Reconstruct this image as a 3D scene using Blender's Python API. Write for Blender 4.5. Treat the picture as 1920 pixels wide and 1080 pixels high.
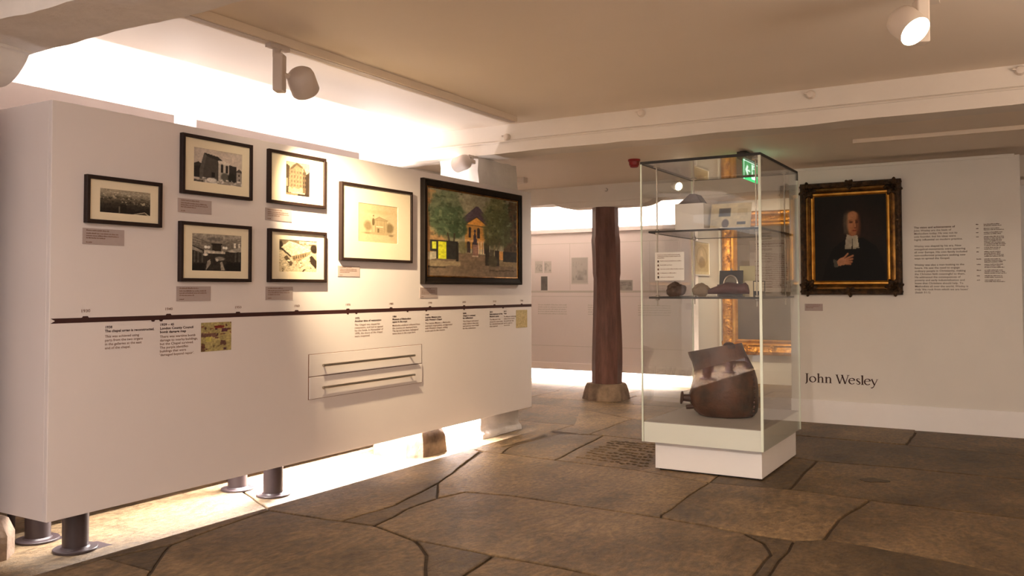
import bpy, math, random
import numpy as np
from mathutils import Vector, Matrix, noise as mnoise

scene = bpy.context.scene
for o in list(bpy.data.objects):
    bpy.data.objects.remove(o)
COL = scene.collection
rnd = random.Random(7)
PI = math.pi

# ---------------------------------------------------------------- camera
F, YAW, PIT, ROL, CY, CAMZ = 1620.54, 0.533901, 0.032217, 0.0022254, 491.753, 1.4
_f = np.array([-math.sin(YAW)*math.cos(PIT), math.cos(YAW)*math.cos(PIT), math.sin(PIT)])
_r = np.array([math.cos(YAW), math.sin(YAW), 0.0])
_d = np.cross(_f, _r)
_c, _s = math.cos(ROL), math.sin(ROL)
CM = np.array([_c*_r + _s*_d, -_s*_r + _c*_d, _f])
CAM = np.array([0, 0, CAMZ])
cd = bpy.data.cameras.new('camera')
cam = bpy.data.objects.new('camera', cd)
COL.objects.link(cam)
R = CM[0]; U = -CM[1]; B = -CM[2]
cam.matrix_world = Matrix(((R[0], U[0], B[0], 0), (R[1], U[1], B[1], 0), (R[2], U[2], B[2], CAMZ), (0, 0, 0, 1)))
cd.sensor_width = 36.0
cd.lens = 36.0*F/1920.0
cd.shift_y = -(540.0-CY)/1920.0
cd.clip_start = 0.05
scene.camera = cam


def on(px, py, ax, val):
    """the point of the plane axis=val that was measured at this place of the survey photograph"""
    v = CM.T @ np.array([(px-960)/F, (py-CY)/F, 1.0])
    return CAM + (val-CAM[ax])/v[ax]*v


# ---------------------------------------------------------------- world, exposure
w = bpy.data.worlds.new('world')
scene.world = w
w.use_nodes = True
w.node_tree.nodes['Background'].inputs[0].default_value = (1.0, 0.92, 0.88, 1)
w.node_tree.nodes['Background'].inputs[1].default_value = 0.9
vs = scene.view_settings
vs.view_transform = 'Standard'
vs.look = 'None'
vs.gamma = 1.0
vs.exposure = 1.05
vs.use_curve_mapping = False


def area(name, loc, sx, sy, power, col, direction=(0, 0, -1), spread=PI):
    l = bpy.data.lights.new(name, 'AREA')
    l.shape = 'RECTANGLE'; l.size = sx; l.size_y = sy; l.energy = power; l.color = col; l.spread = spread
    o = bpy.data.objects.new(name, l); COL.objects.link(o)
    d = Vector(direction)
    if abs(d.x) < 1e-6 and abs(d.y) < 1e-6:
        o.rotation_euler = (0 if d.z < 0 else PI, 0, 0)
    else:
        o.rotation_euler = d.to_track_quat('-Z', 'Y').to_euler()
    o.location = loc
    return o


def spot(name, loc, direction, power, col, angle, blend=0.5, radius=0.05):
    l = bpy.data.lights.new(name, 'SPOT')
    l.energy = power; l.color = col; l.spot_size = math.radians(angle); l.spot_blend = blend; l.shadow_soft_size = radius
    o = bpy.data.objects.new(name, l); COL.objects.link(o)
    o.rotation_euler = Vector(direction).to_track_quat('-Z', 'Y').to_euler()
    o.location = loc
    return o


COOL = (1.0, 0.90, 0.88)
WARM = (1.0, 0.83, 0.68)
# strips inside the hollow display panel, shining down on the floor and up on the ceiling
area('strip_light_floor_near', (-4.63, 3.55, 0.655), 0.012, 1.7, 26, (1.0, 0.92, 0.86))
area('strip_light_floor_far', (-4.63, 5.6, 0.655), 0.012, 2.4, 230, COOL)
area('strip_light_top', (-4.63, 4.75, 1.985), 0.02, 4.2, 9, COOL, (0, 0, 1))
# strips behind the rear boards, and above and below the far panel
area('strip_light_rear', (-5.30, 4.7, 2.567), 0.012, 4.2, 38, COOL, (0, 0, 1))
area('strip_light_back_top', (-5.6, 11.88, 2.22), 2.5, 0.04, 60, COOL, (0, 0, 1))
area('strip_light_back_floor', (-5.6, 11.88, 0.40), 2.5, 0.04, 60, COOL, (0, 0, -1))
# track lamps, with unseen fill spots added among them
AX1 = Vector((-0.52, 1.26, -1.06)).normalized()
spot('lamp_panel', Vector(on(567, 154, 0, -3.76))+AX1*0.085, AX1, 290, (1.0, 0.77, 0.47), 69, 1.0, 0.03)
spot('lamp_right', (-0.38, 4.55, 2.68), (0.576, -0.43, -0.70), 30, WARM, 70, 0.6, 0.05)
spot('wall_fill', (0.9, 0.3, 2.8), (-1.9, 9.2, -1.75), 170, WARM, 28, 1.0, 0.06)  # added spot without a fitting, brightens the portrait wall
spot('case_fill', (-0.6, 0.8, 2.82), (-1.5, 5.6, -2.3), 170, WARM, 30, 1.0, 0.06)  # added spot without a fitting, brightens the glass case and its base
spot('lamp_bay', (-3.20, 9.10, 2.52), (-0.75, -0.3, -0.75), 60, WARM, 100, 0.9, 0.05)
spot('alcove_fill', (-2.9, 10.9, 2.70), (0.0, 2.07, -1.5), 135, (1.0, 0.78, 0.52), 90, 0.8, 0.05)  # added spot without a fitting, brightens the gilt picture in the alcove
# unseen fill lights added right of and behind the camera to brighten the ceiling
area('ceiling_fill_right', (2.3, 3.6, 1.9), 1.8, 1.8, 64, WARM, (0, 0, 1))
area('ceiling_fill_behind', (0.2, -1.8, 2.0), 1.0, 1.0, 55, WARM, (0, 0, 1))
# strips in the second stand, beside the photographer
area('strip_light_floor_2', (-4.48, -1.4, 0.655), 0.012, 4.2, 300, COOL)
area('strip_light_top_2', (-4.48, -1.4, 1.985), 0.02, 4.2, 22, COOL, (0, 0, 1))
# unseen area lights added as general fill for the room and panel
area('room_fill_1', (0.6, 1.0, 2.85), 0.5, 0.5, 7, WARM)
area('room_fill_2', (-2.2, 0.6, 2.85), 0.5, 0.5, 30, (1.0, 0.90, 0.85))

# ---------------------------------------------------------------- mesh helpers


class MB:
    def __init__(s):
        s.v = []; s.f = []; s.m = []

    def add(s, vs, fs, mi=0):
        b = len(s.v)
        s.v += [tuple(map(float, p)) for p in vs]
        s.f += [tuple(b+i for i in f) for f in fs]
        s.m += [mi]*len(fs)
        return s

    def box(s, x0, x1, y0, y1, z0, z1, mi=0):
        vs = [(x, y, z) for z in (z0, z1) for y in (y0, y1) for x in (x0, x1)]
        return s.add(vs, [(0, 2, 3, 1), (4, 5, 7, 6), (0, 1, 5, 4), (2, 6, 7, 3), (0, 4, 6, 2), (1, 3, 7, 5)], mi)

    def tube(s, p0, p1, r0, r1=None, n=16, mi=0, caps=True):
        r1 = r0 if r1 is None else r1
        p0 = Vector(p0); p1 = Vector(p1); d = (p1-p0).normalized()
        a = d.orthogonal().normalized(); b = d.cross(a)
        vs = []
        for p, r in ((p0, r0), (p1, r1)):
            for i in range(n):
                t = 2*PI*i/n
                vs.append(p+a*(r*math.cos(t))+b*(r*math.sin(t)))
        fs = [(i, (i+1) % n, n+(i+1) % n, n+i) for i in range(n)]
        if caps:
            fs += [tuple(reversed(range(n))), tuple(range(n, 2*n))]
        return s.add(vs, fs, mi)

    def lathe(s, p0, d, prof, n=20, mi=0):
        """prof: (distance along d, radius)"""
        p0 = Vector(p0); d = Vector(d).normalized()
        a = d.orthogonal().normalized(); b = d.cross(a)
        vs = []; fs = []
        for h, r in prof:
            for i in range(n):
                t = 2*PI*i/n
                vs.append(p0+d*h+a*(r*math.cos(t))+b*(r*math.sin(t)))
        for k in range(len(prof)-1):
            for i in range(n):
                fs.append((k*n+i, k*n+(i+1) % n, (k+1)*n+(i+1) % n, (k+1)*n+i))
        fs += [tuple(reversed(range(n))), tuple(range((len(prof)-1)*n, len(prof)*n))]
        return s.add(vs, fs, mi)

    def rings(s, rings, mi=0, cap0=True, cap1=True):
        n = len(rings[0]); vs = [p for r in rings for p in r]; fs = []
        for k in range(len(rings)-1):
            for i in range(n):
                fs.append((k*n+i, k*n+(i+1) % n, (k+1)*n+(i+1) % n, (k+1)*n+i))
        if cap0: fs.append(tuple(reversed(range(n))))
        if cap1: fs.append(tuple(range((len(rings)-1)*n, len(rings)*n)))
        return s.add(vs, fs, mi)

    def prism(s, poly, axis, a, b, mi=0):
        """poly in the two other axes (in order), extruded from a to b along axis"""
        def mk(p, h):
            q = list(p); q.insert(axis, h); return q
        n = len(poly)
        vs = [mk(p, a) for p in poly]+[mk(p, b) for p in poly]
        return s.add(vs, [tuple(range(n)), tuple(reversed(range(n, 2*n)))]+[(i, n+i, n+(i+1) % n, (i+1) % n) for i in range(n)], mi)

    def build(s, name, mats, parent=None, smooth=False, bevel=0.0, fix=True):
        me = bpy.data.meshes.new(name)
        me.from_pydata(s.v, [], s.f)
        if not isinstance(mats, (list, tuple)): mats = [mats]
        for m in mats: me.materials.append(m)
        if len(mats) > 1:
            me.polygons.foreach_set('material_index', s.m)
        if fix:
            import bmesh
            bm = bmesh.new(); bm.from_mesh(me)
            bmesh.ops.recalc_face_normals(bm, faces=bm.faces)
            bm.to_mesh(me); bm.free()
        if smooth:
            me.polygons.foreach_set('use_smooth', [True]*len(me.polygons))
            try: me.set_sharp_from_angle(angle=math.radians(40))
            except Exception: pass
        me.update()
        o = bpy.data.objects.new(name, me)
        COL.objects.link(o)
        if parent is not None: o.parent = parent
        if bevel:
            md = o.modifiers.new('bevel', 'BEVEL'); md.width = bevel; md.segments = 2; md.limit_method = 'ANGLE'
        return o


def rough_box(x0, x1, y0, y1, z0, z1, step, amp, freq, seed=0, taper=None):
    """a box of plastered stone: gridded faces pushed about by continuous noise"""
    import bmesh
    bm = bmesh.new()
    lo = (x0, y0, z0); hi = (x1, y1, z1)
    off = Vector((seed*7.3, seed*3.1, seed*1.7))
    for ax in range(3):
        a, b = [i for i in range(3) if i != ax]
        na = max(1, round((hi[a]-lo[a])/step)); nb = max(1, round((hi[b]-lo[b])/step))
        for side in (lo[ax], hi[ax]):
            g = []
            for i in range(na+1):
                row = []
                for j in range(nb+1):
                    p = [0, 0, 0]
                    p[ax] = side; p[a] = lo[a]+(hi[a]-lo[a])*i/na; p[b] = lo[b]+(hi[b]-lo[b])*j/nb
                    row.append(bm.verts.new(p))
                g.append(row)
            for i in range(na):
                for j in range(nb):
                    bm.faces.new((g[i][j], g[i+1][j], g[i+1][j+1], g[i][j+1]))
    bmesh.ops.remove_doubles(bm, verts=bm.verts, dist=1e-5)
    c = Vector(((x0+x1)/2, (y0+y1)/2, (z0+z1)/2))
    for v in bm.verts:
        p = v.co.copy()
        k = mnoise.noise_vector(p*freq+off)*amp + mnoise.noise_vector(p*freq*3.1+off)*amp*0.4
        if taper: k += taper(p)
        v.co = p+k
    bmesh.ops.recalc_face_normals(bm, faces=bm.faces)
    m = MB()
    bm.verts.index_update()
    m.v = [tuple(v.co) for v in bm.verts]; m.f = [tuple(v.index for v in f.verts) for f in bm.faces]; m.m = [0]*len(m.f)
    bm.free()
    return m


def thing(name, label, cat, loc=(0, 0, 0), rotz=0, group=None):
    o = bpy.data.objects.new(name, None); COL.objects.link(o)
    o.empty_display_size = 0.1
    o.location = loc; o.rotation_euler = (0, 0, rotz)
    o['label'] = label; o['category'] = cat
    if group: o['group'] = group
    return o


def tag(o, label, cat, group=None):
    o['label'] = label; o['category'] = cat
    if group: o['group'] = group
    return o


def struct(o):
    o['kind'] = 'structure'
    return o


def orient(o, origin, u, v, n):
    """local x,y,z = u,v,n"""
    o.matrix_world = Matrix(((u[0], v[0], n[0], origin[0]), (u[1], v[1], n[1], origin[1]), (u[2], v[2], n[2], origin[2]), (0, 0, 0, 1)))
    return o


FACE_PANEL = ((0, 1, 0), (0, 0, 1), (1, 0, 0))        # on the display panel: right is +Y, it faces +X
FACE_FRONT = ((1, 0, 0), (0, 0, 1), (0, -1, 0))       # on walls that face the visitor: right is +X, faces -Y

# ---------------------------------------------------------------- materials


def srgb(r, g, b):
    def c(x):
        x /= 255.0
        return x/12.92 if x <= 0.04045 else ((x+0.055)/1.055)**2.4
    return (c(r), c(g), c(b), 1.0)


def mat(name, col, rough=0.5, metal=0.0, var=0.0, scale=8.0, bump=0.0, bscale=30.0, spec=0.5, col2=None, detail=6.0, objrand=0.0, stretch=None, emit=None, estr=0.0):
    m = bpy.data.materials.new(name)
    m.use_nodes = True
    nt = m.node_tree; N = nt.nodes; L = nt.links
    b = N['Principled BSDF']
    b.inputs['Roughness'].default_value = rough
    b.inputs['Metallic'].default_value = metal
    b.inputs['Specular IOR Level'].default_value = spec
    tc = N.new('ShaderNodeTexCoord')
    mp = N.new('ShaderNodeMapping')
    L.new(tc.outputs['Object'], mp.inputs['Vector'])
    if stretch: mp.inputs['Scale'].default_value = stretch
    nz = N.new('ShaderNodeTexNoise'); nz.inputs['Scale'].default_value = scale; nz.inputs['Detail'].default_value = detail
    nz.inputs['Roughness'].default_value = 0.6
    L.new(mp.outputs[0], nz.inputs['Vector'])
    rp = N.new('ShaderNodeValToRGB')
    c2 = col2 if col2 else tuple(c*(1-var) for c in col[:3])+(1,)
    rp.color_ramp.elements[0].position = 0.32; rp.color_ramp.elements[0].color = c2
    rp.color_ramp.elements[1].position = 0.68; rp.color_ramp.elements[1].color = col
    L.new(nz.outputs['Fac'], rp.inputs['Fac'])
    out = rp.outputs[0]
    if objrand:
        oi = N.new('ShaderNodeObjectInfo')
        mr = N.new('ShaderNodeMapRange'); mr.inputs[3].default_value = 1-objrand; mr.inputs[4].default_value = 1+objrand*0.5
        L.new(oi.outputs['Random'], mr.inputs[0])
        mx = N.new('ShaderNodeMix'); mx.data_type = 'RGBA'; mx.blend_type = 'MULTIPLY'; mx.inputs[0].default_value = 1.0
        L.new(out, mx.inputs[6]); L.new(mr.outputs[0], mx.inputs[7])
        out = mx.outputs[2]
    L.new(out, b.inputs['Base Color'])
    if bump:
        n2 = N.new('ShaderNodeTexNoise'); n2.inputs['Scale'].default_value = bscale; n2.inputs['Detail'].default_value = 8
        L.new(mp.outputs[0], n2.inputs['Vector'])
        bp = N.new('ShaderNodeBump'); bp.inputs['Strength'].default_value = min(1, bump); bp.inputs['Distance'].default_value = 0.02*max(1, bump)
        L.new(n2.outputs['Fac'], bp.inputs['Height']); L.new(bp.outputs[0], b.inputs['Normal'])
    if emit:
        b.inputs['Emission Color'].default_value = emit; b.inputs['Emission Strength'].default_value = estr
    return m


def print_mat(name, rough=0.6):
    """flat print: the colours are carried by the mesh that is the print"""
    m = bpy.data.materials.new(name); m.use_nodes = True
    nt = m.node_tree; b = nt.nodes['Principled BSDF']
    a = nt.nodes.new('ShaderNodeAttribute'); a.attribute_name = 'ink'
    nt.links.new(a.outputs['Color'], b.inputs['Base Color'])
    b.inputs['Roughness'].default_value = rough; b.inputs['Specular IOR Level'].default_value = 0.25
    return m


def glass_mat(name, tint, ior=1.52):
    m = bpy.data.materials.new(name); m.use_nodes = True
    nt = m.node_tree; N = nt.nodes; L = nt.links
    N.remove(N['Principled BSDF'])
    tr = N.new('ShaderNodeBsdfTransparent'); tr.inputs[0].default_value = tint
    gl = N.new('ShaderNodeBsdfGlossy'); gl.inputs['Roughness'].default_value = 0.0
    ge = N.new('ShaderNodeNewGeometry')
    mr = N.new('ShaderNodeMapRange'); mr.inputs[3].default_value = ior; mr.inputs[4].default_value = 1/ior
    L.new(ge.outputs['Backfacing'], mr.inputs[0])
    fr = N.new('ShaderNodeFresnel'); L.new(mr.outputs[0], fr.inputs['IOR'])
    mx = N.new('ShaderNodeMixShader')
    L.new(fr.outputs[0], mx.inputs[0]); L.new(tr.outputs[0], mx.inputs[1]); L.new(gl.outputs[0], mx.inputs[2])
    L.new(mx.outputs[0], N['Material Output'].inputs['Surface'])
    return m


def stone_mat(name='worn_flagstone', dk=1.0):
    m = bpy.data.materials.new(name); m.use_nodes = True
    nt = m.node_tree; N = nt.nodes; L = nt.links
    b = N['Principled BSDF']
    tc = N.new('ShaderNodeTexCoord'); oi = N.new('ShaderNodeObjectInfo')
    def noise(sc, det, stretch=(1, 1, 1)):
        mp = N.new('ShaderNodeMapping'); mp.inputs['Scale'].default_value = stretch
        L.new(tc.outputs['Object'], mp.inputs[0])
        add = N.new('ShaderNodeVectorMath'); add.operation = 'ADD'
        mul = N.new('ShaderNodeMath'); mul.operation = 'MULTIPLY'; mul.inputs[1].default_value = 37.0
        L.new(oi.outputs['Random'], mul.inputs[0])
        L.new(mp.outputs[0], add.inputs[0]); L.new(mul.outputs[0], add.inputs[1])
        n = N.new('ShaderNodeTexNoise'); n.inputs['Scale'].default_value = sc; n.inputs['Detail'].default_value = det; n.inputs['Roughness'].default_value = 0.62
        L.new(add.outputs[0], n.inputs['Vector'])
        return n.outputs['Fac']
    big = noise(1.1, 9, (1.3, 0.8, 1)); mid = noise(13, 12, (1.6, 0.8, 1)); fine = noise(90, 8)
    r1 = N.new('ShaderNodeValToRGB')
    e = r1.color_ramp.elements
    sc_ = lambda c: tuple(q*dk for q in c[:3])+(1,)
    e[0].position = 0.28; e[0].color = sc_(STONE_D)
    e[1].position = 0.70; e[1].color = sc_(STONE_L)
    k = e.new(0.46); k.color = sc_(STONE_M)
    L.new(big, r1.inputs[0])
    r2 = N.new('ShaderNodeValToRGB')
    r2.color_ramp.elements[0].position = 0.30; r2.color_ramp.elements[0].color = (0.50, 0.48, 0.46, 1)
    r2.color_ramp.elements[1].position = 0.66; r2.color_ramp.elements[1].color = (1.2, 1.17, 1.12, 1)
    L.new(mid, r2.inputs[0])
    m1 = N.new('ShaderNodeMix'); m1.data_type = 'RGBA'; m1.blend_type = 'MULTIPLY'; m1.inputs[0].default_value = 0.85
    L.new(r1.outputs[0], m1.inputs[6]); L.new(r2.outputs[0], m1.inputs[7])
    mr = N.new('ShaderNodeMapRange'); mr.inputs[3].default_value = 0.72; mr.inputs[4].default_value = 1.12
    L.new(oi.outputs['Random'], mr.inputs[0])
    m2 = N.new('ShaderNodeMix'); m2.data_type = 'RGBA'; m2.blend_type = 'MULTIPLY'; m2.inputs[0].default_value = 1.0
    L.new(m1.outputs[2], m2.inputs[6]); L.new(mr.outputs[0], m2.inputs[7])
    wear = noise(26, 8, (1.5, 0.9, 1))
    r3 = N.new('ShaderNodeValToRGB')
    r3.color_ramp.elements[0].position = 0.36; r3.color_ramp.elements[0].color = (0.58, 0.56, 0.54, 1)
    r3.color_ramp.elements[1].position = 0.64; r3.color_ramp.elements[1].color = (1.22, 1.20, 1.16, 1)
    L.new(wear, r3.inputs[0])
    m3 = N.new('ShaderNodeMix'); m3.data_type = 'RGBA'; m3.blend_type = 'MULTIPLY'; m3.inputs[0].default_value = 0.8
    L.new(m2.outputs[2], m3.inputs[6]); L.new(r3.outputs[0], m3.inputs[7])
    L.new(m3.outputs[2], b.inputs['Base Color'])
    rr = N.new('ShaderNodeMapRange'); rr.inputs[3].default_value = 0.38; rr.inputs[4].default_value = 0.72
    L.new(mid, rr.inputs[0]); L.new(rr.outputs[0], b.inputs['Roughness'])
    b.inputs['Specular IOR Level'].default_value = 0.35
    sm = N.new('ShaderNodeMath'); sm.operation = 'MULTIPLY_ADD'; sm.inputs[1].default_value = 0.35
    L.new(fine, sm.inputs[0]); L.new(mid, sm.inputs[2])
    bp = N.new('ShaderNodeBump'); bp.inputs['Strength'].default_value = 0.75; bp.inputs['Distance'].default_value = 0.02
    L.new(sm.outputs[0], bp.inputs['Height']); L.new(bp.outputs[0], b.inputs['Normal'])
    return m


STONE_D = srgb(74, 62, 48); STONE_M = srgb(120, 101, 76); STONE_L = srgb(162, 137, 104)
M_STONE = stone_mat()
M_STONE_DARK = stone_mat('dark_flagstone', 0.55)
M_STONE_MID = stone_mat('brown_flagstone', 0.76)
M_MORTAR = mat('dark_mortar', srgb(84, 70, 56), 0.9, var=0.3, scale=14, bump=0.6)
M_WALL = mat('white_wall_paint', srgb(228, 222, 214), 0.7, var=0.03, scale=3, bump=0.03, bscale=60, spec=0.3)
M_PANEL = mat('white_panel_lacquer', srgb(228, 219, 217), 0.62, var=0.02, scale=2, spec=0.3)
M_CEIL = mat('ceiling_plaster', srgb(236, 222, 206), 0.6, var=0.03, scale=1.2, bump=0.12, bscale=2.2, spec=0.35)
M_LIME = mat('limewashed_stone', srgb(240, 233, 227), 0.75, var=0.10, scale=5, bump=0.7, bscale=9, spec=0.3)
M_BEAM = mat('painted_beam', srgb(228, 218, 206), 0.6, var=0.05, scale=3, bump=0.25, bscale=6, spec=0.35)
M_WOOD = mat('dark_old_oak', srgb(124, 84, 72), 0.55, col2=srgb(74, 46, 39), scale=3, bump=0.35, bscale=9, stretch=(3, 3, 0.6))
M_BASESTONE = mat('brown_base_stone', srgb(150, 126, 104), 0.8, col2=srgb(96, 78, 62), scale=6, bump=0.6, bscale=18)
M_BLACKFRAME = mat('dark_brown_frame_wood', srgb(46, 32, 28), 0.5, spec=0.25, var=0.25, scale=12, stretch=(1, 8, 1))
M_PAINTFRAME = mat('black_moulded_frame', srgb(34, 26, 22), 0.55, spec=0.15, var=0.3, scale=9)
M_MAT = mat('cream_mount_board', srgb(236, 222, 194), 0.85, var=0.02, scale=40)
M_PRINT = print_mat('printed_picture')
M_OIL = print_mat('oil_paint', 0.7)
M_INK = mat('dark_red_brown_lettering', srgb(64, 34, 28), 0.7, var=0.1)
M_INK2 = mat('brown_small_lettering', srgb(128, 92, 74), 0.7, var=0.1)
M_INK3 = mat('umber_wall_lettering', srgb(98, 76, 60), 0.7, var=0.1)
M_TIMELINE = mat('maroon_timeline_vinyl', srgb(58, 24, 22), 0.6, var=0.1)
M_CAPTION = mat('mauve_grey_caption_card', srgb(178, 162, 158), 0.7, var=0.04, scale=30)
M_STEEL = mat('brushed_steel', srgb(178, 168, 156), 0.3, metal=1.0, var=0.1, scale=30, stretch=(1, 0.1, 1))
M_DARKSTEEL = mat('dark_bronze_steel', srgb(70, 66, 60), 0.35, metal=1.0, var=0.1)
M_LEG = mat('plum_grey_painted_steel', srgb(66, 54, 56), 0.4, var=0.15, scale=10, spec=0.5)
M_WHITEMETAL = mat('white_enamel', srgb(222, 208, 194), 0.45, var=0.02)
M_GREYMETAL = mat('pale_grey_enamel', srgb(206, 192, 182), 0.5, var=0.02)
M_LENS = mat('lit_lens', (1, 1, 1, 1), 0.4, emit=(1.0, 0.86, 0.62, 1), estr=14)
M_TRACK = mat('taupe_track', srgb(232, 216, 196), 0.55, var=0.03)
M_GLASS = glass_mat('clear_case_glass', (0.985, 0.993, 0.986, 1))
M_EDGE = mat('green_white_glass_edge', srgb(232, 240, 224), 0.25, var=0.05, spec=0.6)
M_SKIRT = mat('back_painted_glass', srgb(244, 244, 236), 0.12, var=0.02, spec=0.6)
M_DECK = mat('grey_case_deck', srgb(176, 168, 162), 0.6, var=0.03)
M_PLINTH = mat('white_case_base', srgb(244, 240, 238), 0.45, var=0.02)
M_COPPER = mat('aged_copper_leather', srgb(104, 62, 42), 0.5, col2=srgb(40, 31, 27), scale=4.0, bump=0.45, bscale=14, metal=0.1)
M_DARKBROWN = mat('dark_brown_leather', srgb(74, 46, 38), 0.5, var=0.3, scale=20, bump=0.3)
M_ROCK = mat('brown_fragment', srgb(92, 68, 58), 0.6, var=0.35, scale=14, bump=0.5)
M_TANROCK = mat('tan_fragment', srgb(140, 116, 84), 0.6, var=0.3, scale=14, bump=0.5)
M_CARD = mat('cream_card', srgb(224, 212, 184), 0.8, var=0.03)
M_WHITECARD = mat('white_card', srgb(236, 230, 224), 0.7, var=0.02)
M_BLACK = mat('matt_black', srgb(34, 32, 30), 0.55, var=0.15)
M_GOLD = mat('bright_gilding', srgb(226, 164, 72), 0.38, metal=0.85, col2=srgb(150, 92, 30), scale=16, bump=0.9, bscale=26)
M_GOLDS = mat('smooth_gilding', srgb(224, 166, 76), 0.32, metal=0.85, col2=srgb(176, 112, 40), scale=7, bump=0.15, bscale=20)
M_DARKGILT = mat('tarnished_gilding', srgb(84, 58, 32), 0.45, metal=0.5, col2=srgb(34, 24, 16), scale=18, bump=0.9, bscale=34)
M_MIDGILT = mat('worn_gilding', srgb(150, 104, 46), 0.36, metal=0.8, col2=srgb(70, 46, 22), scale=9, bump=0.3, bscale=24)
M_RED = mat('red_plastic', srgb(150, 32, 34), 0.35, var=0.08)
M_GREEN = mat('green_sign_face', srgb(20, 150, 90), 0.4, emit=srgb(40, 170, 96), estr=1.1)
M_WHITEGLOW = mat('white_sign_symbol', srgb(240, 255, 245), 0.4, emit=srgb(225, 255, 238), estr=1.5)

# ---------------------------------------------------------------- flat pictures


class Pic:
    """a little painter: u to the right, v down, both 0..1; colours 0..255"""
    def __init__(s, w, h, col, seed=1):
        s.w, s.h = w, h
        s.a = np.ones((h, w, 3))*np.array(col, float)
        s.rs = np.random.RandomState(seed)
        s.u, s.v = np.meshgrid((np.arange(w)+0.5)/w, (np.arange(h)+0.5)/h)

    def noise(s, nx, ny, octaves=3):
        out = np.zeros((s.h, s.w)); amp = 1.0; tot = 0
        for o in range(octaves):
            gx, gy = max(2, int(nx*2**o)), max(2, int(ny*2**o))
            g = s.rs.rand(gy+1, gx+1)
            x = s.u*gx; y = s.v*gy
            xi = np.minimum(x.astype(int), gx-1); yi = np.minimum(y.astype(int), gy-1)
            fx = x-xi; fy = y-yi
            fx = fx*fx*(3-2*fx); fy = fy*fy*(3-2*fy)
            out += amp*((g[yi, xi]*(1-fx)+g[yi, xi+1]*fx)*(1-fy)+(g[yi+1, xi]*(1-fx)+g[yi+1, xi+1]*fx)*fy)
            tot += amp; amp *= 0.6
        return out/tot

    def put(s, m, col, al=1.0):
        k = (m*al)[..., None]
        s.a = s.a*(1-k)+np.array(col, float)*k
        return s

    def poly(s, pts, col, al=1.0, warp=0.0):
        u, v = s.u, s.v
        if warp:
            u = u+(s.noise(12, 12)-0.5)*warp; v = v+(s.noise(12, 12)-0.5)*warp
        m = np.zeros((s.h, s.w), bool); n = len(pts)
        for i in range(n):
            x0, y0 = pts[i]; x1, y1 = pts[(i+1) % n]
            if y0 == y1: continue
            c = ((y0 > v) != (y1 > v)) & (u < (x1-x0)*(v-y0)/(y1-y0)+x0)
            m ^= c
        return s.put(m.astype(float), col, al)

    def rect(s, u0, v0, u1, v1, col, al=1.0, warp=0.0):
        return s.poly([(u0, v0), (u1, v0), (u1, v1), (u0, v1)], col, al, warp)

    def blob(s, cu, cv, ru, rv, col, al=1.0, soft=0.35, rag=0.5, n=9):
        d = np.sqrt(((s.u-cu)/ru)**2+((s.v-cv)/rv)**2)
        d = d+(s.noise(n, n)-0.5)*rag
        m = np.clip((1-d)/soft+0.5, 0, 1)
        return s.put(m, col, al)

    def line(s, x0, y0, x1, y1, wd, col, al=1.0):
        dx, dy = x1-x0, y1-y0; l2 = dx*dx+dy*dy+1e-9
        t = np.clip(((s.u-x0)*dx+(s.v-y0)*dy)/l2, 0, 1)
        d = np.sqrt((s.u-x0-t*dx)**2+(s.v-y0-t*dy)**2)
        return s.put(np.clip((wd-d)/wd*2, 0, 1), col, al)

    def grain(s, nx, ny, amt, octaves=3):
        s.a = s.a*(1+(s.noise(nx, ny, octaves)-0.5)[..., None]*2*amt)
        return s

    def mesh(s, name, W, H, material, parent=None, z=0.0, x0=None, y0=None):
        x0 = -W/2 if x0 is None else x0; y0 = -H/2 if y0 is None else y0
        w, h = s.w, s.h
        X, Y = np.meshgrid(x0+W*np.arange(w)/(w-1), y0+H*(1-np.arange(h)/(h-1)))
        co = np.stack([X, Y, np.full_like(X, z)], -1).reshape(-1, 3)
        i = np.arange(w*h).reshape(h, w)
        q = np.stack([i[1:, :-1], i[1:, 1:], i[:-1, 1:], i[:-1, :-1]], -1).reshape(-1, 4)
        me = bpy.data.meshes.new(name)
        me.from_pydata(co.tolist(), [], q.tolist())
        c = np.clip(s.a/255.0, 0, 1)
        lin = np.where(c <= 0.04045, c/12.92, ((c+0.055)/1.055)**2.4)
        at = me.color_attributes.new('ink', 'FLOAT_COLOR', 'POINT')
        at.data.foreach_set('color', np.concatenate([lin, np.ones((h, w, 1))], -1).reshape(-1).astype(np.float32))
        me.materials.append(material)
        o = bpy.data.objects.new(name, me); COL.objects.link(o)
        if parent is not None: o.parent = parent
        return o


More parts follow.
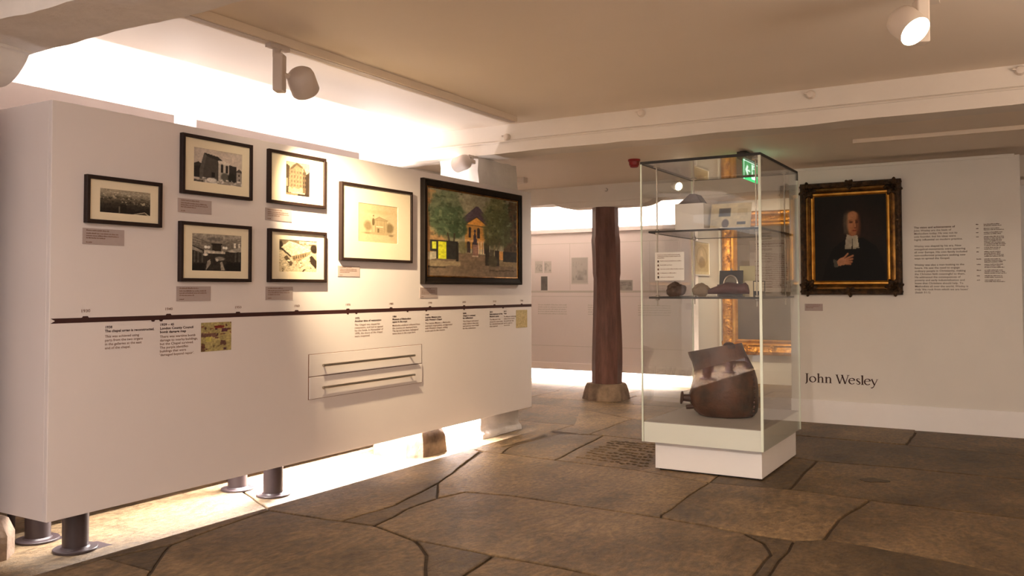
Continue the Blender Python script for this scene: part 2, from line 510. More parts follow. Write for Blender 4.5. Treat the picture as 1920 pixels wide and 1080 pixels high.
def pic_city():
    p = Pic(110, 62, (176, 166, 146), 3)
    p.put(np.clip(1-s_v(p, 0.0, 0.35), 0, 1), (150, 138, 118), 0.6)
    for k, (v, c) in enumerate([(0.16, (140, 130, 112)), (0.28, (104, 94, 78)), (0.42, (78, 70, 58)), (0.55, (56, 50, 42)), (0.75, (38, 33, 28))]):
        m = np.clip((p.v-v-(p.noise(7+k*2, 3)-0.5)*0.22)*14, 0, 1); p.put(m, c)
    p.put(np.clip((p.noise(26, 14)-0.60)*9, 0, 1)*(p.v > 0.1)*(p.v < 0.42), (206, 196, 172), 0.8)
    p.put(np.clip((p.noise(30, 20)-0.52)*9, 0, 1)*(p.v > 0.46)*(p.v < 0.62)*(p.u > 0.42), (196, 184, 156), 0.85)
    p.put(np.clip((p.noise(20, 16)-0.6)*8, 0, 1)*(p.v > 0.3)*(p.v < 0.9), (30, 26, 22), 0.7)
    p.rect(0.36, 0.70, 0.395, 0.98, (104, 96, 82)); p.rect(0.39, 0.62, 0.52, 1, (28, 24, 20), 0.7)
    p.poly([(0.62, 1.0), (0.88, 0.86), (0.98, 1.0)], (182, 170, 146)); p.poly([(0.68, 1.0), (0.88, 0.90), (0.95, 1.0)], (70, 62, 52))
    return p.grain(40, 24, 0.25)


def s_v(p, a, b):
    return np.clip((p.v-a)/(b-a), 0, 1)


def pic_apse():
    p = Pic(100, 72, (198, 184, 172), 5)
    p.grain(3, 3, 0.10)
    p.rect(0, 0.47, 0.16, 0.86, (44, 40, 38)); p.poly([(0, 0.47), (0.1, 0.40), (0.2, 0.5), (0, 0.55)], (60, 54, 50))
    p.poly([(0.12, 0.62), (0.21, 0.12), (0.28, 0.16), (0.50, 0.20), (0.62, 0.34), (0.80, 0.40), (0.88, 0.50), (0.88, 0.92), (0.12, 0.92)], (76, 70, 66))
    p.poly([(0.21, 0.12), (0.50, 0.19), (0.62, 0.33), (0.50, 0.30), (0.26, 0.22)], (52, 48, 46))
    p.poly([(0.12, 0.62), (0.21, 0.14), (0.26, 0.2), (0.2, 0.6), (0.2, 0.92), (0.12, 0.92)], (92, 86, 80))
    p.poly([(0.50, 0.33), (0.72, 0.36), (0.72, 0.90), (0.50, 0.90)], (186, 176, 164))
    p.poly([(0.49, 0.30), (0.62, 0.28), (0.74, 0.36), (0.72, 0.40), (0.50, 0.37)], (216, 206, 194))
    p.rect(0.55, 0.43, 0.60, 0.64, (34, 31, 30)); p.blob(0.575, 0.43, 0.027, 0.04, (34, 31, 30), rag=0)
    p.rect(0.65, 0.45, 0.70, 0.64, (40, 37, 35)); p.blob(0.675, 0.45, 0.027, 0.04, (40, 37, 35), rag=0)
    p.rect(0.73, 0.40, 0.88, 0.94, (52, 48, 46)); p.rect(0.36, 0.66, 0.43, 0.80, (30, 28, 27))
    p.blob(0.64, 0.76, 0.09, 0.13, (96, 92, 84)); p.blob(0.78, 0.78, 0.08, 0.16, (40, 40, 36))
    p.rect(0.88, 0.54, 1.0, 0.90, (150, 140, 132)); p.poly([(0.86, 0.56), (0.93, 0.46), (1.0, 0.52), (1.0, 0.58)], (78, 70, 66))
    p.rect(0.92, 0.62, 0.95, 0.70, (60, 55, 52)); p.rect(0.93, 0.76, 0.955, 0.84, (60, 55, 52))
    p.poly([(0, 0.90), (0.3, 0.86), (0.6, 0.92), (1, 0.88), (1, 1), (0, 1)], (150, 140, 130), warp=0.1)
    p.put(np.clip((p.noise(20, 14)-0.58)*9, 0, 1)*(p.v > 0.84), (232, 224, 214), 0.8)
    p.blob(0.36, 0.90, 0.10, 0.06, (226, 218, 208)); p.rect(0, 0.94, 0.2, 1.0, (52, 48, 44), 0.8, 0.08)
    return p.grain(30, 22, 0.12)


def pic_interior():
    p = Pic(100, 76, (120, 112, 100), 9)
    p.put(np.clip(1-p.v/0.5, 0, 1), (170, 160, 146), 0.9)
    for k in range(5):
        p.line(-0.1, 0.05+0.09*k, 0.45, 0.30+0.02*k, 0.012, (86, 78, 70), 0.6); p.line(1.1, 0.02+0.08*k, 0.6, 0.28+0.02*k, 0.012, (92, 84, 76), 0.6)
    p.blob(0.46, 0.14, 0.16, 0.05, (120, 112, 104))
    p.poly([(0, 0.32), (0.3, 0.46), (0.7, 0.46), (1, 0.34), (1, 1), (0, 1)], (52, 47, 42))
    p.rect(0.40, 0.27, 0.58, 0.47, (52, 46, 40)); p.rect(0.38, 0.25, 0.60, 0.29, (40, 35, 31))
    for u in (0.27, 0.33, 0.63, 0.68): p.blob(u, 0.36, 0.028, 0.04, (238, 232, 220), rag=0.1)
    for u in (0.84, 0.93): p.rect(u, 0.22, u+0.04, 0.36, (222, 214, 200))
    p.poly([(0.24, 0.44), (0.66, 0.47), (0.66, 0.52), (0.24, 0.52)], (196, 186, 170)); p.poly([(0.7, 0.44), (1, 0.32), (1, 0.46), (0.76, 0.48)], (170, 162, 150))
    p.poly([(0, 0.34), (0.22, 0.48), (0.22, 0.53), (0, 0.44)], (150, 142, 130))
    for u in (0.04, 0.11, 0.19, 0.86, 0.94): p.rect(u, 0.48, u+0.03, 0.78, (94, 88, 80), 0.8)
    p.blob(0.27, 0.56, 0.05, 0.035, (206, 198, 184)); p.blob(0.55, 0.66, 0.10, 0.05, (150, 142, 130)); p.blob(0.5, 0.70, 0.03, 0.04, (224, 216, 202))
    p.poly([(0.30, 0.74), (0.36, 0.68), (0.37, 0.80), (0.28, 0.98)], (150, 142, 130)); p.poly([(0.56, 0.76), (0.60, 0.74), (0.66, 0.98), (0.58, 0.98)], (160, 150, 136))
    p.rect(0, 0.80, 0.26, 1, (24, 22, 20), 0.8, 0.1); p.rect(0.68, 0.74, 1, 1, (24, 22, 20), 0.8, 0.1)
    return p.grain(30, 22, 0.3)


def pic_block():
    p = Pic(54, 76, (206, 188, 154), 11)
    p.poly([(0, 0.08), (0.14, 0.12), (0.22, 0.3), (0.22, 1), (0, 1)], (84, 68, 50), warp=0.05)
    p.poly([(0.80, 0.36), (1, 0.22), (1, 1), (0.8, 1)], (60, 46, 36), warp=0.03)
    p.poly([(0.15, 0.22), (0.30, 0.08), (0.46, 0.02), (0.66, 0.10), (0.72, 0.28), (0.72, 0.88), (0.12, 0.88)], (150, 128, 98))
    p.poly([(0.72, 0.10), (0.84, 0.28), (0.84, 0.9), (0.70, 0.9)], (112, 92, 70))
    p.poly([(0.2, 0.18), (0.46, 0.0), (0.7, 0.10), (0.7, 0.17), (0.46, 0.08), (0.2, 0.25)], (106, 88, 66))
    for v in (0.26, 0.40, 0.54, 0.66):
        for u in (0.22, 0.34, 0.46, 0.58): p.rect(u, v, u+0.06, v+0.07, (110, 90, 68), 0.8)
        for u in (0.73, 0.79): p.rect(u, v, u+0.035, v+0.08, (54, 42, 34), 0.9)
    p.rect(0.02, 0.5, 0.1, 0.74, (170, 150, 120)); p.rect(0.1, 0.76, 0.7, 0.90, (196, 178, 144), 0.8, 0.12)
    p.rect(0, 0.93, 0.5, 1, (150, 126, 96)); p.rect(0.5, 0.94, 1, 1, (50, 38, 30))
    p.a = p.a*0.74
    return p.grain(24, 30, 0.2)


def pic_rubble():
    p = Pic(84, 76, (204, 186, 152), 13)
    p.rect(0, 0, 1, 0.16, (120, 104, 80), 0.9, 0.12); p.rect(0.5, 0.0, 1.0, 0.12, (226, 208, 172), 0.8, 0.1)
    p.blob(0.92, 0.26, 0.10, 0.14, (52, 42, 32)); p.blob(0.05, 0.18, 0.06, 0.14, (66, 54, 42))
    p.poly([(0.06, 0.24), (0.26, 0.04), (0.46, 0.10), (0.84, 0.30), (0.72, 0.38), (0.32, 0.50)], (232, 216, 180))
    p.poly([(0.06, 0.24), (0.32, 0.50), (0.30, 0.54), (0.03, 0.28)], (60, 48, 36))
    for k in range(9): p.line(0.14+k*0.03, 0.22+0.03*k, 0.34+k*0.055, 0.10+k*0.022, 0.008, (150, 128, 96), 0.5)
    p.poly([(0.32, 0.50), (0.84, 0.33), (0.80, 0.44), (0.5, 0.66), (0.36, 0.64)], (160, 138, 104))
    for k in range(6): p.rect(0.37+k*0.06, 0.50-k*0.015, 0.40+k*0.06, 0.60-k*0.02, (84, 68, 50), 0.8)
    p.poly([(0.8, 0.52), (0.86, 0.44), (0.99, 0.6), (0.98, 0.9), (0.82, 0.72)], (58, 46, 36)); p.poly([(0.84, 0.44), (0.92, 0.42), (1.0, 0.56), (0.98, 0.62)], (190, 170, 136))
    p.poly([(0.12, 0.55), (0.2, 0.48), (0.36, 0.72), (0.3, 0.8)], (96, 80, 60)); p.poly([(0, 0.4), (0.1, 0.34), (0.18, 0.5), (0.05, 0.58)], (222, 204, 168))
    for k in range(26):
        u = p.rs.rand()*0.9; v = 0.6+p.rs.rand()*0.36; a = p.rs.rand()*PI; l = 0.03+0.06*p.rs.rand()
        du, dv = l*math.cos(a), l*math.sin(a)
        c = [(238, 222, 188), (84, 68, 50), (150, 128, 96)][k % 3]
        p.poly([(u, v), (u+du, v+dv), (u+du-dv*0.5, v+dv+du*0.5), (u-dv*0.5, v+du*0.5)], c)
    return p.grain(30, 26, 0.25)


def pic_sketch():
    p = Pic(100, 96, (216, 196, 160), 17)
    p.grain(4, 4, 0.05)
    ink = (112, 98, 74)
    p.blob(0.24, 0.58, 0.09, 0.12, (150, 134, 104), 0.75, 0.6); p.blob(0.78, 0.60, 0.10, 0.13, (140, 124, 96), 0.8, 0.6)
    p.poly([(0.40, 0.40), (0.52, 0.32), (0.72, 0.40)], (184, 166, 132)); p.rect(0.42, 0.40, 0.72, 0.74, (198, 178, 142))
    for k in range(7): p.line(0.43+0.045*k, 0.42, 0.43+0.045*k, 0.72, 0.006, ink, 0.45)
    p.line(0.40, 0.40, 0.52, 0.32, 0.007, ink, 0.6); p.line(0.52, 0.32, 0.74, 0.40, 0.007, ink, 0.6); p.line(0.40, 0.415, 0.74, 0.415, 0.007, ink, 0.5)
    p.rect(0.44, 0.56, 0.62, 0.59, (226, 210, 176)); p.rect(0.48, 0.62, 0.52, 0.73, ink, 0.7)
    p.blob(0.375, 0.46, 0.035, 0.10, ink, 0.8, 0.4); p.blob(0.375, 0.30, 0.018, 0.022, ink, 0.8); p.rect(0.34, 0.55, 0.42, 0.74, (206, 188, 152)); p.line(0.34, 0.55, 0.34, 0.74, 0.006, ink, 0.6); p.line(0.42, 0.55, 0.42, 0.74, 0.006, ink, 0.6)
    p.blob(0.5, 0.20, 0.3, 0.05, (196, 176, 140), 0.5, 0.8); p.blob(0.82, 0.79, 0.06, 0.03, ink, 0.5, 0.6); p.blob(0.22, 0.76, 0.08, 0.025, ink, 0.4, 0.6)
    p.blob(0.5, 0.76, 0.36, 0.03, (170, 150, 118), 0.5, 0.6)
    p.a = np.clip((p.a-216)*1.15+207, 0, 255)
    return p.grain(30, 30, 0.05)


def pic_trees():
    p = Pic(150, 136, (134, 130, 108), 21)
    p.put(np.clip(p.v/0.4, 0, 1), (150, 140, 112), 0.5); p.grain(5, 8, 0.12)
    p.poly([(0, 0), (0.10, 0.03), (0.20, 0.50), (0.2, 0.72), (0, 0.72)], (158, 124, 84), warp=0.06)
    for k in range(6): p.rect(0.03, 0.14+0.09*k, 0.06, 0.18+0.09*k, (96, 76, 54), 0.7); p.rect(0.11, 0.2+0.08*k, 0.13, 0.24+0.08*k, (100, 78, 56), 0.6)
    p.poly([(1, 0.02), (0.90, 0.02), (0.84, 0.3), (0.82, 0.74), (1, 0.74)], (78, 62, 44), warp=0.05)
    for k in range(5): p.rect(0.91, 0.2+0.1*k, 0.935, 0.26+0.1*k, (52, 42, 32), 0.7); p.rect(0.96, 0.18+0.1*k, 0.985, 0.25+0.1*k, (50, 40, 30), 0.7)
    p.poly([(0.35, 0.31), (0.50, 0.14), (0.53, 0.14), (0.68, 0.32), (0.66, 0.40), (0.36, 0.40)], (78, 66, 76))
    p.poly([(0.38, 0.39), (0.51, 0.28), (0.65, 0.40), (0.65, 0.66), (0.38, 0.66)], (176, 130, 70))
    p.poly([(0.40, 0.365), (0.51, 0.275), (0.63, 0.375)], (204, 146, 72)); p.line(0.38, 0.375, 0.51, 0.27, 0.008, (70, 56, 48)); p.line(0.51, 0.27, 0.66, 0.385, 0.008, (70, 56, 48)); p.line(0.38, 0.375, 0.66, 0.385, 0.006, (84, 66, 50))
    for u in (0.42, 0.515, 0.60): p.rect(u, 0.42, u+0.03, 0.53, (54, 46, 46)); p.blob(u+0.015, 0.42, 0.015, 0.02, (54, 46, 46), rag=0)
    p.rect(0.38, 0.55, 0.66, 0.58, (190, 150, 100))
    for u in (0.40, 0.46, 0.59): p.rect(u, 0.60, u+0.04, 0.71, (56, 44, 44)); p.blob(u+0.02, 0.60, 0.02, 0.025, (56, 44, 44), rag=0)
    for u in (0.53, 0.555, 0.58): p.rect(u, 0.57, u+0.012, 0.72, (200, 176, 146))
    # trees
    for (cu, cv, ru, rv, c) in ((0.17, 0.20, 0.15, 0.22, (92, 104, 80)), (0.26, 0.34, 0.14, 0.22, (66, 82, 58)), (0.14, 0.38, 0.10, 0.16, (74, 90, 64)), (0.30, 0.44, 0.09, 0.10, (56, 72, 50)), (0.24, 0.10, 0.08, 0.09, (104, 112, 86))):
        p.blob(cu, cv, ru, rv, c, 0.92, 0.35, 0.9, 13)
    for (cu, cv, ru, rv, c) in ((0.74, 0.22, 0.14, 0.22, (84, 88, 58)), (0.80, 0.38, 0.14, 0.22, (74, 78, 50)), (0.68, 0.42, 0.09, 0.14, (84, 86, 56)), (0.72, 0.56, 0.10, 0.08, (70, 70, 46)), (0.76, 0.08, 0.12, 0.10, (96, 96, 66))):
        p.blob(cu, cv, ru, rv, c, 0.85, 0.4, 0.9, 13)
    p.put(np.clip((p.noise(24, 24)-0.6)*8, 0, 1)*(p.v < 0.5)*((p.u < 0.36)+(p.u > 0.62)), (124, 130, 96), 0.55)
    p.put(np.clip((p.noise(26, 26)-0.62)*8, 0, 1)*(p.v < 0.55)*((p.u < 0.36)+(p.u > 0.62)), (48, 58, 40), 0.6)
    for (u0, u1) in ((0.20, 0.23), (0.27, 0.26)): p.line(u0, 0.5, u1, 0.66, 0.010, (58, 48, 38))
    p.line(0.72, 0.6, 0.69, 0.8, 0.012, (120, 108, 78)); p.line(0.78, 0.56, 0.74, 0.7, 0.008, (96, 84, 60))
    # ground
    p.poly([(0, 0.74), (0.36, 0.72), (0.64, 0.73), (1, 0.76), (1, 1), (0, 1)], (104, 88, 72))
    p.poly([(0, 0.735), (0.10, 0.725), (0.10, 0.80), (0, 0.82)], (170, 160, 134)); p.rect(0, 0.82, 0.34, 0.88, (140, 124, 96), 0.8, 0.05); p.rect(0.76, 0.78, 1, 0.86, (128, 112, 84), 0.8, 0.05)
    p.rect(0.0, 0.885, 0.18, 0.905, (58, 48, 40), 0.9, 0.02); p.rect(0.66, 0.91, 0.96, 0.925, (66, 54, 44), 0.8, 0.02); p.rect(0.3, 0.72, 0.62, 0.80, (118, 98, 80), 0.6, 0.05)
    # statue, gates, notices
    p.rect(0.465, 0.61, 0.525, 0.74, (134, 100, 88)); p.poly([(0.47, 0.61), (0.475, 0.50), (0.49, 0.45), (0.505, 0.50), (0.52, 0.61)], (62, 52, 62)); p.blob(0.49, 0.445, 0.013, 0.02, (62, 52, 62), rag=0)
    p.rect(0.46, 0.74, 0.53, 0.76, (170, 150, 130))
    p.rect(0.03, 0.585, 0.09, 0.72, (48, 46, 42)); p.rect(0.09, 0.585, 0.31, 0.80, (42, 40, 38)); p.rect(0.285, 0.60, 0.315, 0.82, (34, 32, 30))
    p.rect(0.11, 0.60, 0.185, 0.80, (196, 198, 44)); p.rect(0.045, 0.61, 0.085, 0.69, (190, 196, 60))
    p.rect(0.605, 0.60, 0.655, 0.86, (48, 42, 36)); p.rect(0.655, 0.66, 0.71, 0.80, (60, 52, 42), 0.7, 0.03); p.rect(0.72, 0.66, 0.775, 0.86, (46, 40, 36)); p.blob(0.70, 0.80, 0.06, 0.07, (72, 66, 50))
    p.rect(0.775, 0.67, 0.82, 0.78, (196, 144, 84)); p.rect(0.82, 0.67, 1, 0.80, (44, 40, 36))
    p.blob(0.36, 0.66, 0.05, 0.07, (96, 92, 60), 0.7); p.blob(0.62, 0.60, 0.03, 0.06, (70, 66, 44), 0.7)
    p.a = p.a*1.18+6
    return p.grain(50, 40, 0.18).grain(8, 60, 0.08)


def pic_portrait():
    p = Pic(110, 128, (27, 23, 21), 25)
    p.blob(0.62, 0.40, 0.30, 0.26, (48, 34, 27), 0.7, 1.2, 0.3); p.blob(0.25, 0.28, 0.3, 0.28, (34, 27, 24), 0.6, 1.2)
    p.poly([(0.36, 0.55), (0.48, 0.49), (0.68, 0.50), (0.86, 0.60), (0.96, 0.80), (0.98, 1.0), (0.10, 1.0), (0.16, 0.80), (0.26, 0.62)], (17, 15, 14))
    # hair behind, head, face
    p.blob(0.49, 0.33, 0.085, 0.15, (62, 50, 40), 1, 0.3, 0.15); p.blob(0.62, 0.34, 0.06, 0.13, (36, 27, 22), 1, 0.4, 0.15)
    p.blob(0.535, 0.44, 0.055, 0.06, (120, 76, 52), 1, 0.3, 0.1)
    p.blob(0.54, 0.335, 0.082, 0.138, (172, 112, 76), 1, 0.22, 0.06); p.blob(0.54, 0.245, 0.075, 0.055, (178, 122, 86), 1, 0.3, 0.05)
    p.blob(0.615, 0.36, 0.035, 0.13, (104, 62, 42), 0.75, 0.7, 0.1); p.blob(0.49, 0.30, 0.04, 0.09, (196, 136, 98), 0.5, 0.9, 0.1)
    p.blob(0.515, 0.315, 0.026, 0.011, (72, 42, 32), 0.9, 0.6, 0.1); p.blob(0.592, 0.318, 0.022, 0.011, (60, 36, 28), 0.9, 0.6, 0.1)
    p.line(0.49, 0.296, 0.535, 0.292, 0.007, (110, 70, 48), 0.8); p.line(0.575, 0.296, 0.61, 0.30, 0.007, (84, 52, 36), 0.8)
    p.line(0.565, 0.31, 0.578, 0.372, 0.010, (196, 132, 94), 0.8); p.line(0.582, 0.32, 0.592, 0.375, 0.009, (100, 58, 40), 0.7); p.blob(0.572, 0.382, 0.02, 0.008, (104, 58, 42), 0.8)
    p.blob(0.562, 0.415, 0.032, 0.009, (122, 56, 44), 0.9, 0.6, 0.1); p.blob(0.55, 0.45, 0.045, 0.02, (150, 94, 66), 0.5, 0.9)
    p.put(np.clip((0.04-np.abs(p.u-0.445))*60, 0, 1)*np.clip((0.13-np.abs(p.v-0.33))*30, 0, 1), (104, 92, 80), 0.45)
    # white preaching bands
    p.poly([(0.455, 0.455), (0.52, 0.475), (0.60, 0.47), (0.61, 0.50), (0.50, 0.51), (0.45, 0.50)], (168, 156, 136))
    p.poly([(0.445, 0.485), (0.525, 0.495), (0.522, 0.625), (0.425, 0.622)], (160, 150, 132)); p.poly([(0.535, 0.495), (0.60, 0.485), (0.625, 0.618), (0.535, 0.625)], (172, 162, 142))
    p.line(0.44, 0.61, 0.515, 0.615, 0.006, (120, 110, 96), 0.8); p.line(0.545, 0.615, 0.615, 0.608, 0.006, (124, 114, 98), 0.8)
    # hand laid on the breast
    p.poly([(0.31, 0.765), (0.345, 0.735), (0.42, 0.715), (0.47, 0.74), (0.46, 0.80), (0.38, 0.815), (0.335, 0.825)], (176, 122, 90))
    for (x0, y0, x1, y1) in ((0.42, 0.722, 0.465, 0.682), (0.45, 0.735, 0.535, 0.705), (0.45, 0.757, 0.53, 0.742), (0.45, 0.778, 0.52, 0.775), (0.44, 0.795, 0.50, 0.80)):
        p.line(x0, y0, x1, y1, 0.016, (170, 114, 82)); p.line(x0, y0+0.014, x1, y1+0.012, 0.005, (84, 50, 38), 0.7)
    p.poly([(0.26, 0.74), (0.31, 0.755), (0.335, 0.83), (0.28, 0.84)], (120, 114, 100), 0.6)
    return p.grain(30, 34, 0.12)


def pic_map():
    p = Pic(64, 64, (172, 156, 104), 31)
    p.grain(6, 6, 0.15)
    for k in range(46):
        u = p.rs.rand(); v = p.rs.rand()
        if (abs(v-0.28) < 0.16 or abs(v-0.78) < 0.14 or abs(u-0.06) < 0.05) or k % 4 == 0:
            c = [(92, 52, 52), (74, 44, 60), (120, 66, 52), (104, 84, 60)][k % 4]
            p.rect(u, v, u+0.03+0.10*p.rs.rand(), v+0.02+0.06*p.rs.rand(), c, 0.9, 0.03)
    p.rect(0.45, 0.12, 0.75, 0.22, (122, 44, 36), 0.9, 0.06); p.rect(0.0, 0.36, 0.5, 0.50, (88, 50, 56), 0.7, 0.1); p.rect(0.68, 0.22, 0.86, 0.34, (86, 40, 60), 0.9, 0.05)
    p.rect(0.02, 0.72, 0.14, 0.98, (92, 56, 44), 0.8, 0.05); p.rect(0.62, 0.64, 0.82, 0.8, (84, 50, 50), 0.8, 0.08); p.rect(0.16, 0.5, 0.34, 0.66, (188, 176, 96))
    for v in (0.36, 0.60): p.line(0, v, 1, v+0.03, 0.008, (196, 182, 120), 0.8)
    return p.grain(20, 20, 0.25)


def pic_plate():
    p = Pic(28, 40, (198, 178, 134), 33)
    p.put(np.clip((p.noise(10, 14)-0.5)*6, 0, 1), (178, 158, 114), 0.6)
    return p.grain(12, 16, 0.12)


def pic_darkcanvas():
    p = Pic(70, 80, (78, 68, 58), 35)
    p.grain(3, 4, 0.22); p.blob(0.35, 0.35, 0.28, 0.3, (96, 82, 70), 0.6, 1.2); p.blob(0.7, 0.6, 0.3, 0.4, (60, 52, 46), 0.6, 1.2)
    return p.grain(20, 24, 0.08)


def pic_oval():
    p = Pic(40, 64, (222, 206, 168), 37)
    p.rect(0.08, 0.06, 0.92, 0.90, (206, 184, 140)); p.blob(0.5, 0.46, 0.36, 0.34, (186, 160, 114), 1, 0.15, 0.05); p.blob(0.5, 0.46, 0.30, 0.29, (206, 182, 138), 1, 0.2, 0.05)
    p.blob(0.5, 0.36, 0.10, 0.10, (222, 198, 156)); p.blob(0.5, 0.62, 0.22, 0.16, (160, 134, 96), 0.8)
    return p.grain(12, 18, 0.06)


def pic_cardphotos():
    p = Pic(60, 60, (222, 208, 172), 39)
    p.rect(0.20, 0.16, 0.50, 0.46, (96, 86, 72)); p.rect(0.24, 0.2, 0.46, 0.42, (70, 62, 54)); p.blob(0.38, 0.72, 0.09, 0.16, (104, 80, 62), 1, 0.2, 0.1)
    p.rect(0.66, 0.2, 0.92, 0.44, (206, 190, 150)); p.rect(0.66, 0.66, 0.88, 0.76, (84, 78, 70))
    return p.grain(10, 10, 0.08)


def pic_facsimile(seed, wd, dark):
    p = Pic(40, 30, (206, 200, 194), seed)
    p.rect(0.05, 0.05, 0.95, 0.95, (206-dark, 202-dark, 196-dark)); p.put(np.clip((p.noise(5, 5)-0.4)*3, 0, 1)*(p.u > 0.1)*(p.u < 0.9)*(p.v > 0.15)*(p.v < 0.85), (150-dark*0.6, 146-dark*0.6, 142-dark*0.6), 0.7)
    return p

# ---------------------------------------------------------------- lettering


def text_geo(body, size, bold=False):
    c = bpy.data.curves.new('t', 'FONT'); c.body = body; c.size = size; c.resolution_u = 2
    if bold: c.offset = size*0.03
    else: c.offset = size*0.010
    o = bpy.data.objects.new('t', c)
    me = bpy.data.meshes.new_from_object(o)
    vs = [(v.co.x, v.co.y) for v in me.vertices]; fs = [tuple(p.vertices) for p in me.polygons]
    bpy.data.objects.remove(o); bpy.data.curves.remove(c); bpy.data.meshes.remove(me)
    return vs, fs


def bars_geo(width, size):
    """a line of print too small to read: letter-sized strokes in words"""
    vs = []; fs = []; x = 0.0
    while x < width-size*0.4:
        for k in range(rnd.randint(2, 9)):
            wd = size*rnd.choice((0.36, 0.42, 0.2, 0.4)); h = size*(0.48 if rnd.random() < 0.7 else 0.68)
            if x+wd > width: break
            b = len(vs); vs += [(x, 0), (x+wd, 0), (x+wd, h), (x, h)]; fs.append((b, b+1, b+2, b+3)); x += wd+size*0.1
        x += size*0.24
    return vs, fs


def lettering(name, lines, origin, basis, lh, size, material, parent, widest=None, off=0.0012, right=False):
    """lines: (text or width in metres, bold, extra gap before, colour index); origin is the top left corner"""
    mats = material if isinstance(material, (list, tuple)) else [material]
    geo = []; y = 0.0; mw = 0
    for ln in lines:
        t, bold, gap = ln[:3]; ci = ln[3] if len(ln) > 3 else 0
        y -= lh+gap
        g = text_geo(t, size, bold) if isinstance(t, str) else bars_geo(t, size)
        if not g[0]: continue
        wd = max(p[0] for p in g[0])
        if isinstance(t, str): mw = max(mw, wd)
        geo.append((y, g, ci, wd))
    sx = widest/mw if (widest and mw) else 1.0
    u, v, n = (Vector(q) for q in basis)
    O = Vector(origin)+n*off
    m = MB()
    for yy, (vs, fs), ci, wd in geo:
        sh = (mw-wd)*sx if right else 0
        m.add([O+u*(p[0]*sx+sh)+v*(yy+p[1]) for p in vs], fs, ci)
    o = m.build(name, mats, parent, fix=False); o['kind'] = 'stuff'
    return o


def adopt(o, parent):
    """parent a part that was built in room coordinates"""
    o.parent = parent
    o.matrix_parent_inverse = parent.matrix_basis.inverted()
    return o


# ---------------------------------------------------------------- the room: floor
floor = struct(MB().box(-8.5, 3.6, -4.4, 13.4, -0.20, -0.014).build('floor', M_MORTAR))


def fl(px, py):
    p = on(px, py, 2, 0.0); return (p[0], p[1])


def inset(poly, d):
    n = len(poly); out = []
    for i in range(n):
        a = Vector(poly[i-1]); b = Vector(poly[i]); c = Vector(poly[(i+1) % n])
        e0 = (b-a).normalized(); e1 = (c-b).normalized()
        n0 = Vector((-e0.y, e0.x)); n1 = Vector((-e1.y, e1.x))
        k = n0+n1; l = k.length
        k = k/l if l > 1e-6 else n0
        s = d/max(0.5, k.dot(n0))
        out.append(b+k*s)
    return out


def flagstone(poly, z=0.0, jit=0.008, gap=0.004, step=0.10, material=None):
    ar = sum(poly[i-1][0]*poly[i][1]-poly[i][0]*poly[i-1][1] for i in range(len(poly)))
    if ar < 0: poly = poly[::-1]
    pts = []
    for i in range(len(poly)):
        a = Vector(poly[i]); b = Vector(poly[(i+1) % len(poly)])
        k = max(1, int((b-a).length/step))
        for j in range(k):
            p = a+(b-a)*(j/k)
            nn = mnoise.noise_vector(Vector((p.x*5, p.y*5, 3.0)))
            pts.append(Vector((p.x+nn.x*jit, p.y+nn.y*jit)))
    o = inset(pts, gap+0.004*rnd.random()); q = inset(o, 0.006)
    c = sum((Vector(p) for p in pts), Vector((0, 0)))/len(pts)
    m = MB()
    n = len(o)
    tilt = (rnd.uniform(-.0015, .0015), rnd.uniform(-.0015, .0015))
    def zt(p): return z+tilt[0]*(p.x-c.x)+tilt[1]*(p.y-c.y)
    vs = [(p.x-c.x, p.y-c.y, -0.0135) for p in o]+[(p.x-c.x, p.y-c.y, zt(p)-0.004) for p in o]+[(p.x-c.x, p.y-c.y, zt(p)) for p in q]
    fs = [(k*n+i, k*n+(i+1) % n, (k+1)*n+(i+1) % n, (k+1)*n+i) for k in (0, 1) for i in range(n)]
    fs.append(tuple(range(2*n, 3*n)))
    m.add(vs, fs)
    ob = m.build('flagstone', material or M_STONE, floor)
    ob.location = (c.x, c.y, 0)
    return ob


